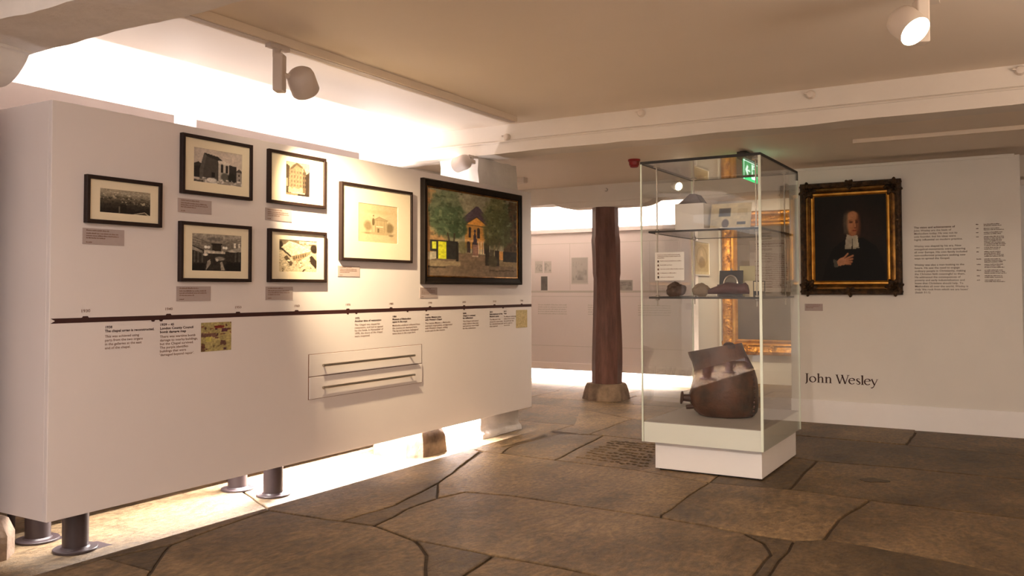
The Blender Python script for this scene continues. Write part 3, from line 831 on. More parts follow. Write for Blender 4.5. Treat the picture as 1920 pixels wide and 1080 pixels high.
W = lambda x, y: ('w', x, y)
TR = [
    # the pale strip of slabs below the display panel
    [W(-5.25, 1.6), W(-4.0, 1.75), (195, 1046), (318, 1021), (400, 991), (505, 956), (425, 898), W(-5.25, 4.0)],
    [(505, 956), (612, 973), (640, 976), (740, 946), (822, 905), (900, 846), (890, 842), W(-4.05, 6.6), W(-5.25, 6.5), W(-5.25, 4.0), (425, 898)],
    # the small rough triangle and the big slabs in front
    [(195, 1046), (318, 1021), (302, 1044), (284, 1070)],
    [(284, 1070), (302, 1044), (318, 1021), (400, 991), (505, 956), (612, 973), (640, 976), (703, 985), (778, 1013), (800, 1040), (800, 1080), (780, 1130), (230, 1130)],
    [(195, 1046), (284, 1070), (230, 1130), W(-3.3, 1.9), W(-4.0, 1.75)],
    [(640, 976), (740, 946), (822, 905), (820, 934), (760, 955), (703, 985)],
    [(778, 1013), (925, 1041), (870, 1080), (845, 1130), (780, 1130), (800, 1080), (800, 1040)],
    [(925, 1041), (1007, 1055), (1133, 1082), (1180, 1130), (845, 1130), (870, 1080)],
    [(703, 985), (760, 955), (820, 934), (872, 922), (960, 929), (1090, 949), (1240, 971), (1390, 998), (1432, 1018), (1446, 1040), (1425, 1065), (1370, 1130), (1180, 1130), (1133, 1082), (1007, 1055), (925, 1041), (778, 1013)],
    [(1390, 998), (1490, 1014), (1446, 1078), (1400, 1130), (1370, 1130), (1425, 1065), (1446, 1040), (1432, 1018)],
    [(1490, 1014), (1545, 1012), (1640, 1026), (1760, 1050), (1920, 1082), (2060, 1130), (1400, 1130), (1446, 1078)],
    # second course
    [(905, 846), (940, 850), (1190, 881), (1328, 905), (1240, 965), (1240, 971), (1090, 949), (960, 929), (872, 922), (820, 934), (822, 905)],
    [(1328, 905), (1480, 918), (1630, 938), (1572, 974), (1545, 1012), (1490, 1014), (1390, 998), (1240, 971), (1240, 965)],
    [(1630, 938), (1915, 972), (2080, 992), (2080, 1110), (1920, 1082), (1760, 1050), (1640, 1026), (1545, 1012), (1572, 974)],
    # third course
    [(905, 846), (890, 842), (985, 802), (1050, 813), (960, 836), (940, 850)],
    [(940, 850), (960, 836), (1050, 813), (1132, 816), (1042, 862)],
    [(1042, 862), (1132, 816), (1236, 827), (1400, 845), (1328, 905), (1190, 881)],
    [(1328, 905), (1400, 845), (1495, 858), (1532, 864), (1495, 900), (1480, 918)],
    [(1495, 900), (1532, 864), (1700, 878), (1920, 900), (2080, 916), (2080, 992), (1915, 972), (1630, 938), (1480, 918)],
    [(1400, 845), (1430, 808), (1495, 816), (1640, 829), (1920, 854), (2080, 868), (2080, 916), (1920, 900), (1700, 878), (1532, 864), (1495, 858)],
    # fourth course
    [(890, 842), W(-4.05, 6.6), W(-4.05, 8.1), (1086, 766), (1184, 785), (1104, 814), (1050, 813), (985, 802)],
    [(1184, 785), (1300, 796), (1430, 808), (1400, 845), (1236, 827), (1132, 816), (1104, 814)],
    [(1430, 808), (1480, 782), (1720, 805), (1700, 834), (1640, 829), (1495, 816)],
    [(1720, 805), (1930, 822), (2080, 833), (2080, 868), (1920, 854), (1700, 834)],
    [(1086, 766), (1170, 757), (1290, 765), (1480, 782), (1430, 808), (1300, 796), (1184, 785)],
]
traced = []; SLAB = []
for i, poly in enumerate(TR):
    pw = [(p[1], p[2]) if p[0] == 'w' else fl(*p) for p in poly]
    traced.append(pw)
    s_ = flagstone(pw, rnd.uniform(-0.003, 0.003), gap=0.004+0.005*rnd.random(), jit=0.012, step=0.06, material=M_STONE_DARK if i in (2, 5, 6, 9, 17, 19) else M_STONE_MID if i in (10, 13, 18, 23) else None)
    SLAB.append(s_)
    if i == 16: tooled = s_
# peck marks left by the mason in one slab
pits = MB()
a, b_, c_, d_ = (Vector(fl(*q)) for q in ((1078, 858), (1150, 825), (1236, 832), (1215, 878)))
for i in range(9):
    for j in range(13):
        s, t = (i+0.5+rnd.uniform(-.18, .18))/9, (j+0.5+rnd.uniform(-.2, .2))/13
        p = (a*(1-s)+b_*s)*(1-t)+(d_*(1-s)+c_*s)*t
        if rnd.random() < 0.1: continue
        l = 0.022+0.012*rnd.random()
        pits.lathe((p.x-tooled.location.x, p.y-tooled.location.y, -0.004), (0.15, 0.1, 1), [(0, l), (0.007, l*0.75), (0.010, l*0.3)], 6)
pm = pits.build('tooled_relief', M_STONE, tooled, smooth=True)
pm['kind'] = 'stuff'
hole = fl(1640, 901)
hm_ = MB(); hp = [(hole[0]+0.085*math.cos(t)*(1+0.3*math.sin(2*t+1)), hole[1]+0.075*math.sin(t)*(1+0.25*math.cos(3*t))) for t in [2*PI*i/14 for i in range(14)]]
sl_ = SLAB[18]
hm_.rings([[(p[0]-sl_.location.x, p[1]-sl_.location.y, z) for p in hp] for z in (-0.008, 0.0035)])
hm_.build('dark_pit_patch', M_STONE_DARK, sl_)  # flat dark disc added to stand in for the pit in this slab
# regular courses beyond, to the left and behind
def course(x0, x1, y0, y1, lo, hi):
    x = x0
    while x < x1-0.05:
        x2 = min(x1, x+rnd.uniform(lo, hi))
        if x1-x2 < 0.35: x2 = x1
        flagstone([(x, y0), (x2, y0+rnd.uniform(-.01, .01)), (x2, y1), (x, y1)], rnd.uniform(-0.005, -0.002), 0.012)
        x = x2
ys = [9.35, 9.95, 10.75, 11.35, 12.1, 13.3]
for k in range(len(ys)-1):
    course(-8.4, -1.9+0.2*(k % 2), ys[k], ys[k+1], 0.8, 1.5)
    course(-1.9+0.2*(k % 2), 3.5, ys[k], ys[k+1], 0.9, 1.5)
flagstone([(-5.25, 6.5), (-4.05, 6.6), (-4.05, 8.1), (-5.25, 8.1)], -0.002)
flagstone([(-5.25, 8.1), (-4.05, 8.1), (-3.85, 8.75), (-4.3, 9.35), (-5.25, 9.35)], -0.002)
ka = fl(1086, 766); kb = fl(1170, 757)
flagstone([(-4.05, 8.1), ka, kb, (-4.1, 9.35), (-4.3, 9.35), (-3.85, 8.75)], -0.003)
kc = fl(1290, 765); kd = fl(1480, 782); ke = fl(1720, 805); kf = fl(1930, 822)
flagstone([kb, kc, (-2.9, 9.35), (-4.1, 9.35)], -0.003)
flagstone([kc, kd, ke, kf, (0.2, 9.6), (-1.9, 9.6), (-2.9, 9.35)], -0.006)
ysl = [-4.3, -3.4, -2.5, -1.2, 0.2, 1.6, 2.9, 4.2, 5.4, 6.7, 8.0, 9.35]
for k in range(len(ysl)-1):
    course(-8.4, -5.25, ysl[k], ysl[k+1], 0.9, 1.7)
for k in range(5):
    course(-5.25, 3.5, ysl[k], ysl[k+1], 1.0, 1.8)
qa = fl(1180, 1130); qb = fl(2060, 1130); qc = fl(230, 1130)
flagstone([(-5.25, 1.6), (-3.9, 1.6), (-3.3, 1.9), (-4.0, 1.75)], -0.002)
flagstone([(-3.9, 1.6), (-1.2, 1.6), fl(1180, 1130), fl(845, 1130), fl(780, 1130), qc, (-3.3, 1.9)], -0.002)
flagstone([(-1.2, 1.6), (0.9, 1.6), (0.9, 2.5), qb, fl(1400, 1130), fl(1370, 1130), qa], -0.002)
ra = fl(2060, 1130); rb = fl(2080, 1110); rc = fl(2080, 992); rd = fl(2080, 916); re = fl(2080, 868); rf = fl(2080, 833)
flagstone([(0.9, 1.6), (3.5, 1.6), (3.5, 3.2), ra, (0.9, 2.5)], -0.004)
flagstone([ra, (3.5, 3.2), (3.5, 5.2), rc, rb], -0.004)
flagstone([rc, (3.5, 5.2), (3.5, 7.4), re, rd], -0.004)
flagstone([re, (3.5, 7.4), (3.5, 9.35), (0.4, 9.35), rf], -0.004)

# ---------------------------------------------------------------- the room: ceiling, beams, walls
CZ1, CZ2 = 2.92, 2.75


def sheet(name, x0, x1, y0, y1, z, th, material, amp, freq, seed):
    nx = int((x1-x0)/0.35); ny = int((y1-y0)/0.35)
    m = MB(); vs = []
    for j in range(ny+1):
        for i in range(nx+1):
            x = x0+(x1-x0)*i/nx; y = y0+(y1-y0)*j/ny
            vs.append((x, y, z+mnoise.noise(Vector((x*freq, y*freq, seed)))*amp))
    fs = [(j*(nx+1)+i, (j+1)*(nx+1)+i, (j+1)*(nx+1)+i+1, j*(nx+1)+i+1) for j in range(ny) for i in range(nx)]
    m.add(vs, fs)
    return m.build(name, material, None, smooth=True, fix=False)


ceil = struct(sheet('ceiling', -8.4, 3.6, -4.3, 6.95, CZ1, 0.05, M_CEIL, 0.006, 0.9, 1))
ceil2 = adopt(sheet('ceiling_bay', -8.4, 3.6, 6.9, 13.3, CZ2, 0.05, M_CEIL, 0.006, 0.9, 5), ceil)
roof = adopt(MB().box(-8.4, 3.6, -4.3, 13.3, 3.0, 3.05).build('ceiling_slab', M_CEIL), ceil)


def drop_edge(z0, amp):
    def t(p):
        if p.z < z0+0.05: return Vector((0, 0, amp*mnoise.noise(Vector((p.x*1.7, p.y*2.0, 9.1)))))
        return Vector((0, 0, 0))
    return t


# near beam over the photographer's head
beam0 = struct(rough_box(-5.6, 3.6, 2.17, 2.54, 2.62, 2.98, 0.06, 0.016, 2.6, 1, drop_edge(2.62, 0.035)).build('trim_1', M_LIME, None, smooth=True))
# middle beam with its upper moulding
beam1 = struct(rough_box(-8.4, 3.6, 6.76, 7.06, 2.655, 2.97, 0.07, 0.007, 2.2, 2, drop_edge(2.655, 0.022)).build('trim_2', M_BEAM, None, smooth=True))
mould = MB()
mould.prism([(6.775, 2.785), (6.775, 2.755), (6.742, 2.752), (6.738, 2.760), (6.745, 2.768)], 0, -8.3, 3.55)
adopt(mould.build('moulding', M_BEAM, None), beam1)
# far beam with the bolster on the oak post
beam2 = struct(rough_box(-8.4, 3.6, 10.08, 10.42, 2.535, 2.80, 0.08, 0.006, 2.0, 3, drop_edge(2.535, 0.012)).build('trim_3', M_BEAM, None, smooth=True))


def bolster(x0, x1, y0, y1, zt, h, material, parent):
    L = x1-x0; e = 0.24
    pts = [(x0, zt), (x0, zt-0.02)]
    for k in range(9):
        t = k/8; pts.append((x0+0.02+e*t, zt-0.02-(h-0.02)*(math.sin(t*PI/2)**0.8)))
    for k in range(9):
        t = 1-k/8; pts.append((x1-0.02-e*t, zt-0.02-(h-0.02)*(math.sin(t*PI/2)**0.8)))
    pts += [(x1, zt-0.02), (x1, zt)]
    m = MB()
    m.prism(pts, 1, y0, y1)
    return adopt(m.build('bolster', material, None, bevel=0.006), parent)


bolster(-5.34, -3.92, 10.10, 10.40, 2.55, 0.085, M_BEAM, beam2)
bolster(-5.75, -4.33, 2.16, 2.52, 2.63, 0.16, M_LIME, beam0)
bolster(-3.45, -2.9, 10.11, 10.38, 2.545, 0.05, M_BEAM, beam2)

struct(MB().box(-8.5, 3.6, 13.0, 13.2, -0.04, 3.0).build('wall_back', M_WALL))
wl = struct(MB().box(-5.95, -5.75, -4.3, 8.8, -0.04, 3.0).build('wall_left', M_WALL))
struct(MB().box(-7.3, -7.1, 8.8, 13.2, -0.04, 3.0).box(-7.1, -5.96, 8.8, 8.9, -0.04, 3.0).build('wall_left_return', M_WALL))
# the lit back wall stands forward of the alcove with the gilt picture
fw = struct(MB().box(-7.0, -4.0, 12.0, 12.98, -0.034, 2.9).build('wall_back_forward', M_WALL, None, bevel=0.004))
fb = struct(MB().box(-3.992, -3.98, 12.0, 12.98, 0, 0.2).box(-3.98, -2.0, 12.97, 12.99, 0, 0.2).build('baseboard_back', M_WALL))

# ---------------------------------------------------------------- wall with the portrait
wr = struct(MB().box(-2.148, -0.006, 9.49, 9.66, -0.034, 2.68).build('wall_right', M_WALL, None, bevel=0.004))
adopt(MB().box(-2.155, -0.05, 9.478, 9.67, 2.66, 2.69).build('cap', M_WALL, None, bevel=0.003), wr)
struct(MB().box(-2.149, -0.004, 9.470, 9.4895, -0.03, 0.241).build('baseboard_right', M_PLINTH, None, bevel=0.003))
struct(MB().box(3.5, 3.6, -4.3, 10.3, -0.034, 3.0).build('wall_side', M_WALL))
struct(MB().box(0.03, 3.6, 10.3, 10.45, -0.034, 2.8).build('wall_right_return', M_WALL))
main = [("The vision and achievements of", True, 0), ("", False, 0)]
vt = [("The vision and achievements of", True, 0, 0), ("John Wesley are the basis of", False, 0, 0), ("Methodism today. He was not its", False, 0, 0), ("sole founder, but his ideas were", False, 0, 0), ("highly influential on modern practice.", False, 0, 0),
      ("Wesley was shaped by his era. New", False, 0.034, 0), ("evangelical movements were appearing", False, 0, 0), ("all over Europe. His own family included", False, 0, 0), ("non-conformist preachers seeking new", False, 0, 0), ("ways to spread the Gospel.", False, 0, 0),
      ("Wesley was also a man looking to the", False, 0.034, 0), ("future. He saw the need to engage", False, 0, 0), ("ordinary people in Christianity, making", False, 0, 0), ("the Christian faith meaningful to them.", False, 0, 0), ("He addressed the consequences of", False, 0, 0), ("poverty and early industrialisation and", False, 0, 0), ("knew that Christians should help. To", False, 0, 0), ("Methodists all over the world, Wesley is", False, 0, 0), ("truly 'the rock from which we are hewn'", False, 0, 0), ("(Isaiah 51:1)", False, 0, 0)]
adopt(lettering('text_block', vt, (-0.932, 9.49, 2.037), FACE_FRONT, 0.0305, 0.026, M_INK3, None, 0.472), wr)
yrs = [(2.036, 2), (1.996, 2), (1.957, 2), (1.916, 7), (1.810, 2), (1.770, 4), (1.700, 3), (1.648, 3), (1.592, 3), (1.538, 2), (1.497, 2)]
for zt, n in yrs:
    wdt = 0.17 if n > 2 else 0.165
    ls = [(rnd.uniform(0.13, 0.19), False, 0) for _ in range(n)]
    adopt(lettering('date_entry', ls, (-0.318, 9.49, zt), FACE_FRONT, 0.0145, 0.0135, M_INK3, None), wr)
    adopt(lettering('date_figures', [(0.026 if n != 3 else 0.04, True, 0)], (-0.384, 9.49, zt), FACE_FRONT, 0.0145, 0.0145, M_INK3, None), wr)


def serif_name():
    """the painted heading in a light roman serif; x-height 1"""
    m = MB()
    def st(pts, ws):
        L = []; Rr = []
        for i, p in enumerate(pts):
            a = Vector(pts[max(0, i-1)]); b = Vector(pts[min(len(pts)-1, i+1)]); d = (b-a).normalized(); n = Vector((-d.y, d.x))
            w_ = (ws[i] if isinstance(ws, (list, tuple)) else ws)*1.3
            L.append(Vector(p)+n*w_/2); Rr.append(Vector(p)-n*w_/2)
        k = len(pts)
        return L+Rr, [(i, i+1, k+i+1, k+i) for i in range(k-1)]
    out = []
    def S(x, pts, ws):
        v, f = st(pts, ws); out.append(([(p.x+x, p.y) for p in v], f))
    def P(x, pts):
        out.append(([(p[0]+x, p[1]) for p in pts], [tuple(range(len(pts)))]))
    def stem(x, y0, y1, flag=True, foot=True):
        S(x, [(0, y0), (0, y1)], 0.17)
        if flag: P(x, [(0.085, y1), (0.085, y1-0.02), (-0.085, y1-0.16), (-0.22, y1-0.10), (-0.2, y1-0.06)])
        if foot: P(x, [(-0.24, 0), (0.24, 0), (0.24, 0.035), (0.085, 0.09), (-0.085, 0.09), (-0.24, 0.035)])
    def arc(x, cx, cy, rx, ry, a0, a1, thick, thin, n=28, ph=0.25):
        pts = []; ws = []
        for i in range(n+1):
            t = math.radians(a0+(a1-a0)*i/n); pts.append((cx+rx*math.cos(t), cy+ry*math.sin(t))); ws.append(thin+(thick-thin)*abs(math.cos(t-ph))**1.4)
        S(x, pts, ws)
    x = 0.0
    # J
    S(x+0.36, [(0, 1.44), (0, 0.25), (-0.02, 0.02), (-0.10, -0.14), (-0.26, -0.27)], [0.17, 0.17, 0.16, 0.12, 0.05]); P(x+0.36, [(-0.26, 1.44), (-0.26, 1.40), (-0.085, 1.35), (0.085, 1.35), (0.24, 1.40), (0.24, 1.44)])
    x += 0.72
    arc(x, 0.46, 0.5, 0.42, 0.45, 0, 360, 0.16, 0.07); x += 1.10
    def arch(x, w_):
        S(x, [(0.06, 0.74), (0.2, 0.88), (0.38, 0.94), (0.52, 0.88), (0.58, 0.70), (0.58, 0.0)], [0.05, 0.08, 0.11, 0.14, 0.16, 0.16]); P(x+0.58, [(-0.22, 0), (0.24, 0), (0.24, 0.035), (0.08, 0.09), (-0.08, 0.09), (-0.22, 0.035)])
    stem(x+0.2, 0, 1.5); arch(x+0.2, 0); x += 1.12
    stem(x+0.2, 0, 1.0); arch(x+0.2, 0); x += 1.62
    # W
    S(x, [(0.06, 1.42), (0.48, 0.0)], 0.16); S(x, [(0.48, 0.0), (0.88, 1.36)], 0.075); S(x, [(0.80, 1.42), (1.24, 0.0)], 0.16); S(x, [(1.24, 0.0), (1.66, 1.40)], 0.075)
    for q in (0.06, 0.80, 1.66): P(x+q, [(-0.2, 1.44), (-0.2, 1.41), (-0.06, 1.36), (0.08, 1.36), (0.22, 1.41), (0.22, 1.44)])
    x += 1.74
    def e(x):
        arc(x, 0.44, 0.5, 0.40, 0.46, 22, 318, 0.16, 0.07); S(x, [(0.06, 0.56), (0.80, 0.64)], 0.065)
        S(x, [(0.80, 0.70), (0.815, 0.62)], 0.12)
    e(x); x += 0.96
    S(x, [(0.56, 0.80), (0.44, 0.93), (0.26, 0.93), (0.14, 0.80), (0.18, 0.64), (0.36, 0.50), (0.54, 0.36), (0.58, 0.20), (0.44, 0.05), (0.24, 0.04), (0.08, 0.20)], [0.06, 0.07, 0.09, 0.13, 0.16, 0.17, 0.16, 0.13, 0.09, 0.07, 0.06]); x += 0.72
    stem(x+0.2, 0, 1.5); x += 0.46
    e(x); x += 0.94
    S(x, [(0.06, 0.96), (0.44, 0.04)], 0.15); S(x, [(0.82, 0.96), (0.46, 0.10), (0.28, -0.28), (0.10, -0.42), (-0.06, -0.40)], [0.07, 0.08, 0.09, 0.11, 0.12])
    P(x+0.06, [(-0.18, 0.98), (-0.18, 0.95), (0.2, 0.95), (0.2, 0.98)]); P(x+0.82, [(-0.18, 0.98), (-0.18, 0.95), (0.18, 0.95), (0.18, 0.98)])
    x += 0.9
    return out, x


geo, wtot = serif_name()
hm = MB(); kx = 0.722/wtot; kz = 0.0645
for vs, fs in geo:
    hm.add([(-2.012+p[0]*kx, 9.4885, 0.421+p[1]*kz) for p in vs], fs)
hl = adopt(hm.build('heading_lettering', M_INK, None, fix=False), wr); hl['kind'] = 'stuff'

# ---------------------------------------------------------------- picture frames


def sweep(prof, W_, H_, mis=None):
    m = MB()
    rings = [[(d, d, h), (W_-d, d, h), (W_-d, H_-d, h), (d, H_-d, h)] for d, h in prof]
    for k in range(len(rings)-1):
        b = rings[k]+rings[k+1]
        m.add(b, [(i, (i+1) % 4, 4+(i+1) % 4, 4+i) for i in range(4)], mis[k] if mis else 0)
    return m


def ornament(size, hgt, name, material, parent, cx, cy, z0, rot=0.0, lobes=7, seed=0):
    n = 22; vs = []; fs = []
    for j in range(n+1):
        for i in range(n+1):
            x = (i/n-0.5)*2; y = (j/n-0.5)*2; r = math.hypot(x, y); t = math.atan2(y, x)+rot
            edge = 0.82+0.16*math.cos(lobes*t)
            q = max(0.0, 1-(r/edge)**2)
            h = hgt*(q**0.5)*(0.55+0.25*math.cos(lobes*t+5*r)+0.25*math.cos(9*r)) + hgt*0.22*mnoise.noise(Vector((x*4, y*4, seed)))*min(1, q*3)
            k = min(1.0, edge*0.99/r) if r > edge else 1.0
            vs.append((cx+x*k*size/2, cy+y*k*size/2, z0+max(0, h)))
    for j in range(n):
        for i in range(n):
            a = j*(n+1)+i; fs.append((a, a+1, a+n+2, a+n+1))
    return MB().add(vs, fs).build(name, material, parent, smooth=True, fix=False)


def rect_on_panel(xl, yl, xr, yt, yb, d):
    """outer edges measured on the photograph: wall-side left edge, front right edge, top and bottom at the right edge"""
    y0 = on(xl, yl, 0, XP)[1]
    a = on(xr, yt, 0, XP+d); b = on(xr, yb, 0, XP+d)
    return y0, a[1], b[2], a[2]


XP = -4.33            # front face of the display panel
PY0, PY1, PZ0, PZ1 = 2.63, 7.715, 0.213, 2.398
PANEL = thing('exhibition_stand', 'long white freestanding display panel raised on steel legs with a maroon timeline', 'display panel', (-4.63, 5.17, 0))
M_LINING = mat('dark_board_lining', srgb(44, 40, 38), 0.85, var=0.1)


def stand_shell(root, xf, xb, y0, y1, legs_x, legs_y, pier_gap=0.0):
    """hollow stand open at top and bottom: white outside, dark inside; strips of light lie on its inner shelves"""
    def board(b, name, inner):
        b.m = [1 if i == inner else 0 for i in range(6)]
        adopt(b.build(name, [M_PANEL, M_LINING], None, bevel=0.003), root)
    board(MB().box(xf-0.03, xf, y0, y1, PZ0, PZ1), 'face_board', 4)
    board(MB().box(xb, xb+0.03, y0, y1, PZ0, PZ1), 'face_board', 5)
    board(MB().box(xb+0.0305, xf-0.0305, y0, y0+0.025, PZ0, PZ1), 'end_board', 3)
    board(MB().box(xb+0.0305, xf-0.0305, y1-0.025, y1, PZ0, PZ1), 'end_board', 2)
    for z in (0.68, 1.94):
        adopt(MB().box(xb+0.0305, xf-0.0305, y0+0.026, y1-0.026-pier_gap, z, z+0.02).build('light_shelf', M_LINING, None), root)
    for lx in legs_x:
        for ly in legs_y:
            lg = adopt(MB().tube((lx, ly, 0.012), (lx, ly, 0.679), 0.066, n=28).build('leg', M_LEG, None, smooth=True), root)
            MB().lathe((lx, ly, 0.0), (0, 0, 1), [(0.0, 0.113), (0.010, 0.113), (0.013, 0.110), (0.014, 0.075), (0.022, 0.067)], 32).build('flange', M_LEG, lg, smooth=True)
            MB().box(lx-0.05, lx+0.09, ly-0.03, ly+0.16, -0.012, -0.001).build('packing_plate', M_LEG, lg)


stand_shell(PANEL, XP, -4.93, PY0, PY1, (-4.45, -4.80), (2.868, 4.305), 0.89)
STAND2 = thing('exhibition_stand', 'white stand on steel legs outside the left edge, mirrored in the glass case', 'display panel', (-4.48, -1.4, 0))
stand_shell(STAND2, -4.18, -4.78, -3.7, 0.88, (-4.31, -4.65), (-3.05, -1.85, -0.645, 0.4))
# timeline
zt0, zt1 = 1.2316, 1.2578
tm = MB()
zc = (zt0+zt1)/2
tm.add([(XP+.0012, 2.636, zt1), (XP+.0012, 2.66, zc), (XP+.0012, 2.636, zt0), (XP+.0012, PY1-0.003, zt0), (XP+.0012, PY1-0.003, zt1)], [(0, 1, 4), (1, 2, 3), (1, 3, 4)])
def yat(px): return on(px, 585, 0, XP)[1]
for px in (160, 316, 446, 556, 652, 733, 806, 870, 927, 978):
    y = yat(px); tm.add([(XP+.0012, y-0.02, zt1), (XP+.0012, y-0.014, zt1+0.008), (XP+.0012, y+0.014, zt1+0.008), (XP+.0012, y+0.02, zt1)], [(0, 1, 2, 3)])
for px in (287, 302, 652, 668, 764, 799, 870, 943):
    y = yat(px); tm.add([(XP+.0012, y-0.014, zt0), (XP+.0012, y+0.014, zt0), (XP+.0012, y+0.008, zt0-0.009), (XP+.0012, y-0.008, zt0-0.009)], [(0, 1, 2, 3)])
adopt(tm.build('timeline_strip', M_TIMELINE, None, fix=False), PANEL)
for px, yr in zip((160, 316, 446, 556, 652, 733, 806, 870, 927, 978), ('1930', '1940', '1950', '1960', '1970', '1980', '1990', '2000', '2010', '2020')):
    y = yat(px); adopt(lettering('year_figures', [(yr, False, 0)], (XP, y-0.028, zt1+0.053), FACE_PANEL, 0.024, 0.022, M_INK2, None, 0.056), PANEL)
TB = [
    (197, 1.2165, [("1938", True, 0, 0), ("The chapel organ is reconstructed.", True, 0, 0), ("This was achieved using", False, 0.008, 1), ("parts from the two organs", False, 0, 1), ("in the galleries at the east", False, 0, 1), ("end of the chapel.", False, 0, 1)], 0.312),
    (300, 1.2175, [("1939 – 45", True, 0, 0), ("London County Council", True, 0, 0), ("bomb damage map", True, 0, 0), ("There was wartime bomb", False, 0.006, 1), ("damage to nearby buildings,", False, 0, 1), ("but the Chapel survived.", False, 0, 1), ("The purple identifies", False, 0, 1), ("buildings that were", False, 0, 1), ("'damaged beyond repair'.", False, 0, 1)], 0.268),
    (665, 1.206, [("1972", True, 0, 0), ("Another time of restoration", True, 0, 0), ("The Chapel was closed for", False, 0.008, 1), ("restoration, and had to appeal", False, 0, 1), ("for the funds. In November of", False, 0, 1), ("1978, the doors of the chapel", False, 0, 1), ("were reopened.", False, 0, 1)], 0.335),
    (735.5, 1.206, [("1984", True, 0, 0), ("Museum of Methodism", True, 0, 0), ("opens in the crypt", True, 0, 0), ("Methodist artefacts collected from", False, 0.008, 1), ("the country are displayed here.", False, 0, 1), ("The lay-out has been redesigned", False, 0, 1), ("twice since in the crypt here.", False, 0, 1)], 0.365),
    (797, 1.2085, [("1989", True, 0, 0), ("Leysian Mission joins", True, 0, 0), ("with Wesley's Chapel", True, 0, 0), ("The Leysian Mission, a Methodist", False, 0.008, 1), ("outreach organisation, amalgamated", False, 0, 1), ("with Wesley's Chapel, adding", False, 0, 1), ("a new part to the mission.", False, 0, 1)], 0.40),
    (867.5, 1.207, [("2000", True, 0, 0), ("Chapel is twinned", True, 0, 0), ("for millennium", True, 0, 0), ("The Chapel welcomed", False, 0.008, 1), ("many visitors that year", False, 0, 1), ("and services were held", False, 0, 1), ("for the millennium.", False, 0, 1)], 0.262),
    (918, 1.209, [("2012", True, 0, 0), ("Refurbishment of the", True, 0, 0), ("Museum opens", True, 0, 0), ("The Museum was", False, 0.008, 1), ("closed for some time", False, 0, 1), ("for refurbishment and", False, 0, 1), ("then opened.", False, 0, 1)], 0.242),
    (944.5, 1.209, [("2013", True, 0, 0), ("Visits", True, 0, 0), ("The Museum welcomes", False, 0.008, 1), ("visitors from around", False, 0, 1), ("the world each day", False, 0, 1), ("and it is open to", False, 0, 1), ("one and all.", False, 0, 1)], 0.232),
]
for px, zt, lines, wd in TB:
    y = yat(px)
    adopt(lettering('text_block', lines, (XP, y, zt), FACE_PANEL, 0.0212, 0.0195, [M_INK, M_INK2], None, wd), PANEL)
mp = pic_map().mesh('map_print', 0.235, 0.178, M_PRINT, None); orient(mp, (XP+0.0015, 3.7045, 1.1155), *FACE_PANEL)
mw = mp.matrix_basis.copy(); mp.parent = PANEL; mp.matrix_parent_inverse = PANEL.matrix_basis.inverted()
pp = pic_plate().mesh('tinted_print', 0.225, 0.177, M_PRINT, None); orient(pp, (XP+0.0015, 7.51, 1.1135), *FACE_PANEL)
pp.parent = PANEL; pp.matrix_parent_inverse = PANEL.matrix_basis.inverted()
# two shallow drawers with bar handles
for z0, z1, hz, dx in ((0.795, 0.948, 0.868, 0.004), (0.636, 0.789, 0.710, 0.010)):
    dr = adopt(MB().box(XP+0.0005, XP+dx, 4.518, 5.834, z0, z1).build('drawer', M_PANEL, None, bevel=0.0015), PANEL)
    adopt(MB().box(XP+0.0002, XP+0.001, 4.510, 5.842, z0-0.004, z1+0.004).build('drawer_gap', M_INK2, None), PANEL)
    hb = MB().tube((XP+0.034, 4.625, hz), (XP+0.034, 5.70, hz), 0.0095, n=14)
    for y in (4.66, 5.665): hb.tube((XP+dx, y, hz), (XP+0.034, y, hz), 0.0075, n=10)
    hb.build('handle', M_STEEL, dr, smooth=True)

FR = [
    # xl, yl, xr, top, bottom, print left/right px, print top/bottom (at its right edge), picture, label
    (157, 372, 305.5, 343.4, 427, 187.5, 282.5, 362.5, 405, pic_city, 'small dark framed monochrome view over city rooftops, at the left end of the white panel', 'framed photograph'),
    (336.5, 310, 475, 272.4, 376.5, 363.4, 454, 290.6, 351, pic_apse, 'dark framed monochrome photograph of a chapel with a rounded end, highest on the panel', 'framed photograph'),
    (333, 470, 473, 424.6, 529, 360.2, 452.8, 442.8, 509, pic_interior, 'dark framed monochrome photograph of a galleried church interior, below the chapel exterior', 'framed photograph'),
    (499.4, 335, 612.3, 298, 391.7, 536.3, 581, 309.3, 370, pic_block, 'dark framed small upright sepia photograph of a tall building in a wide cream mount', 'framed photograph'),
    (500, 480, 613.5, 436.3, 529.7, 523.6, 594.6, 453.2, 510.8, pic_rubble, 'dark framed sepia photograph of a heap of wrecked roofs and rubble', 'framed photograph'),
    (634.8, 415, 774.3, 360.6, 493.4, 672, 745.8, 389, 457.6, pic_sketch, 'dark framed faint pencil drawing of a portico in a broad cream mount', 'framed drawing'),
]
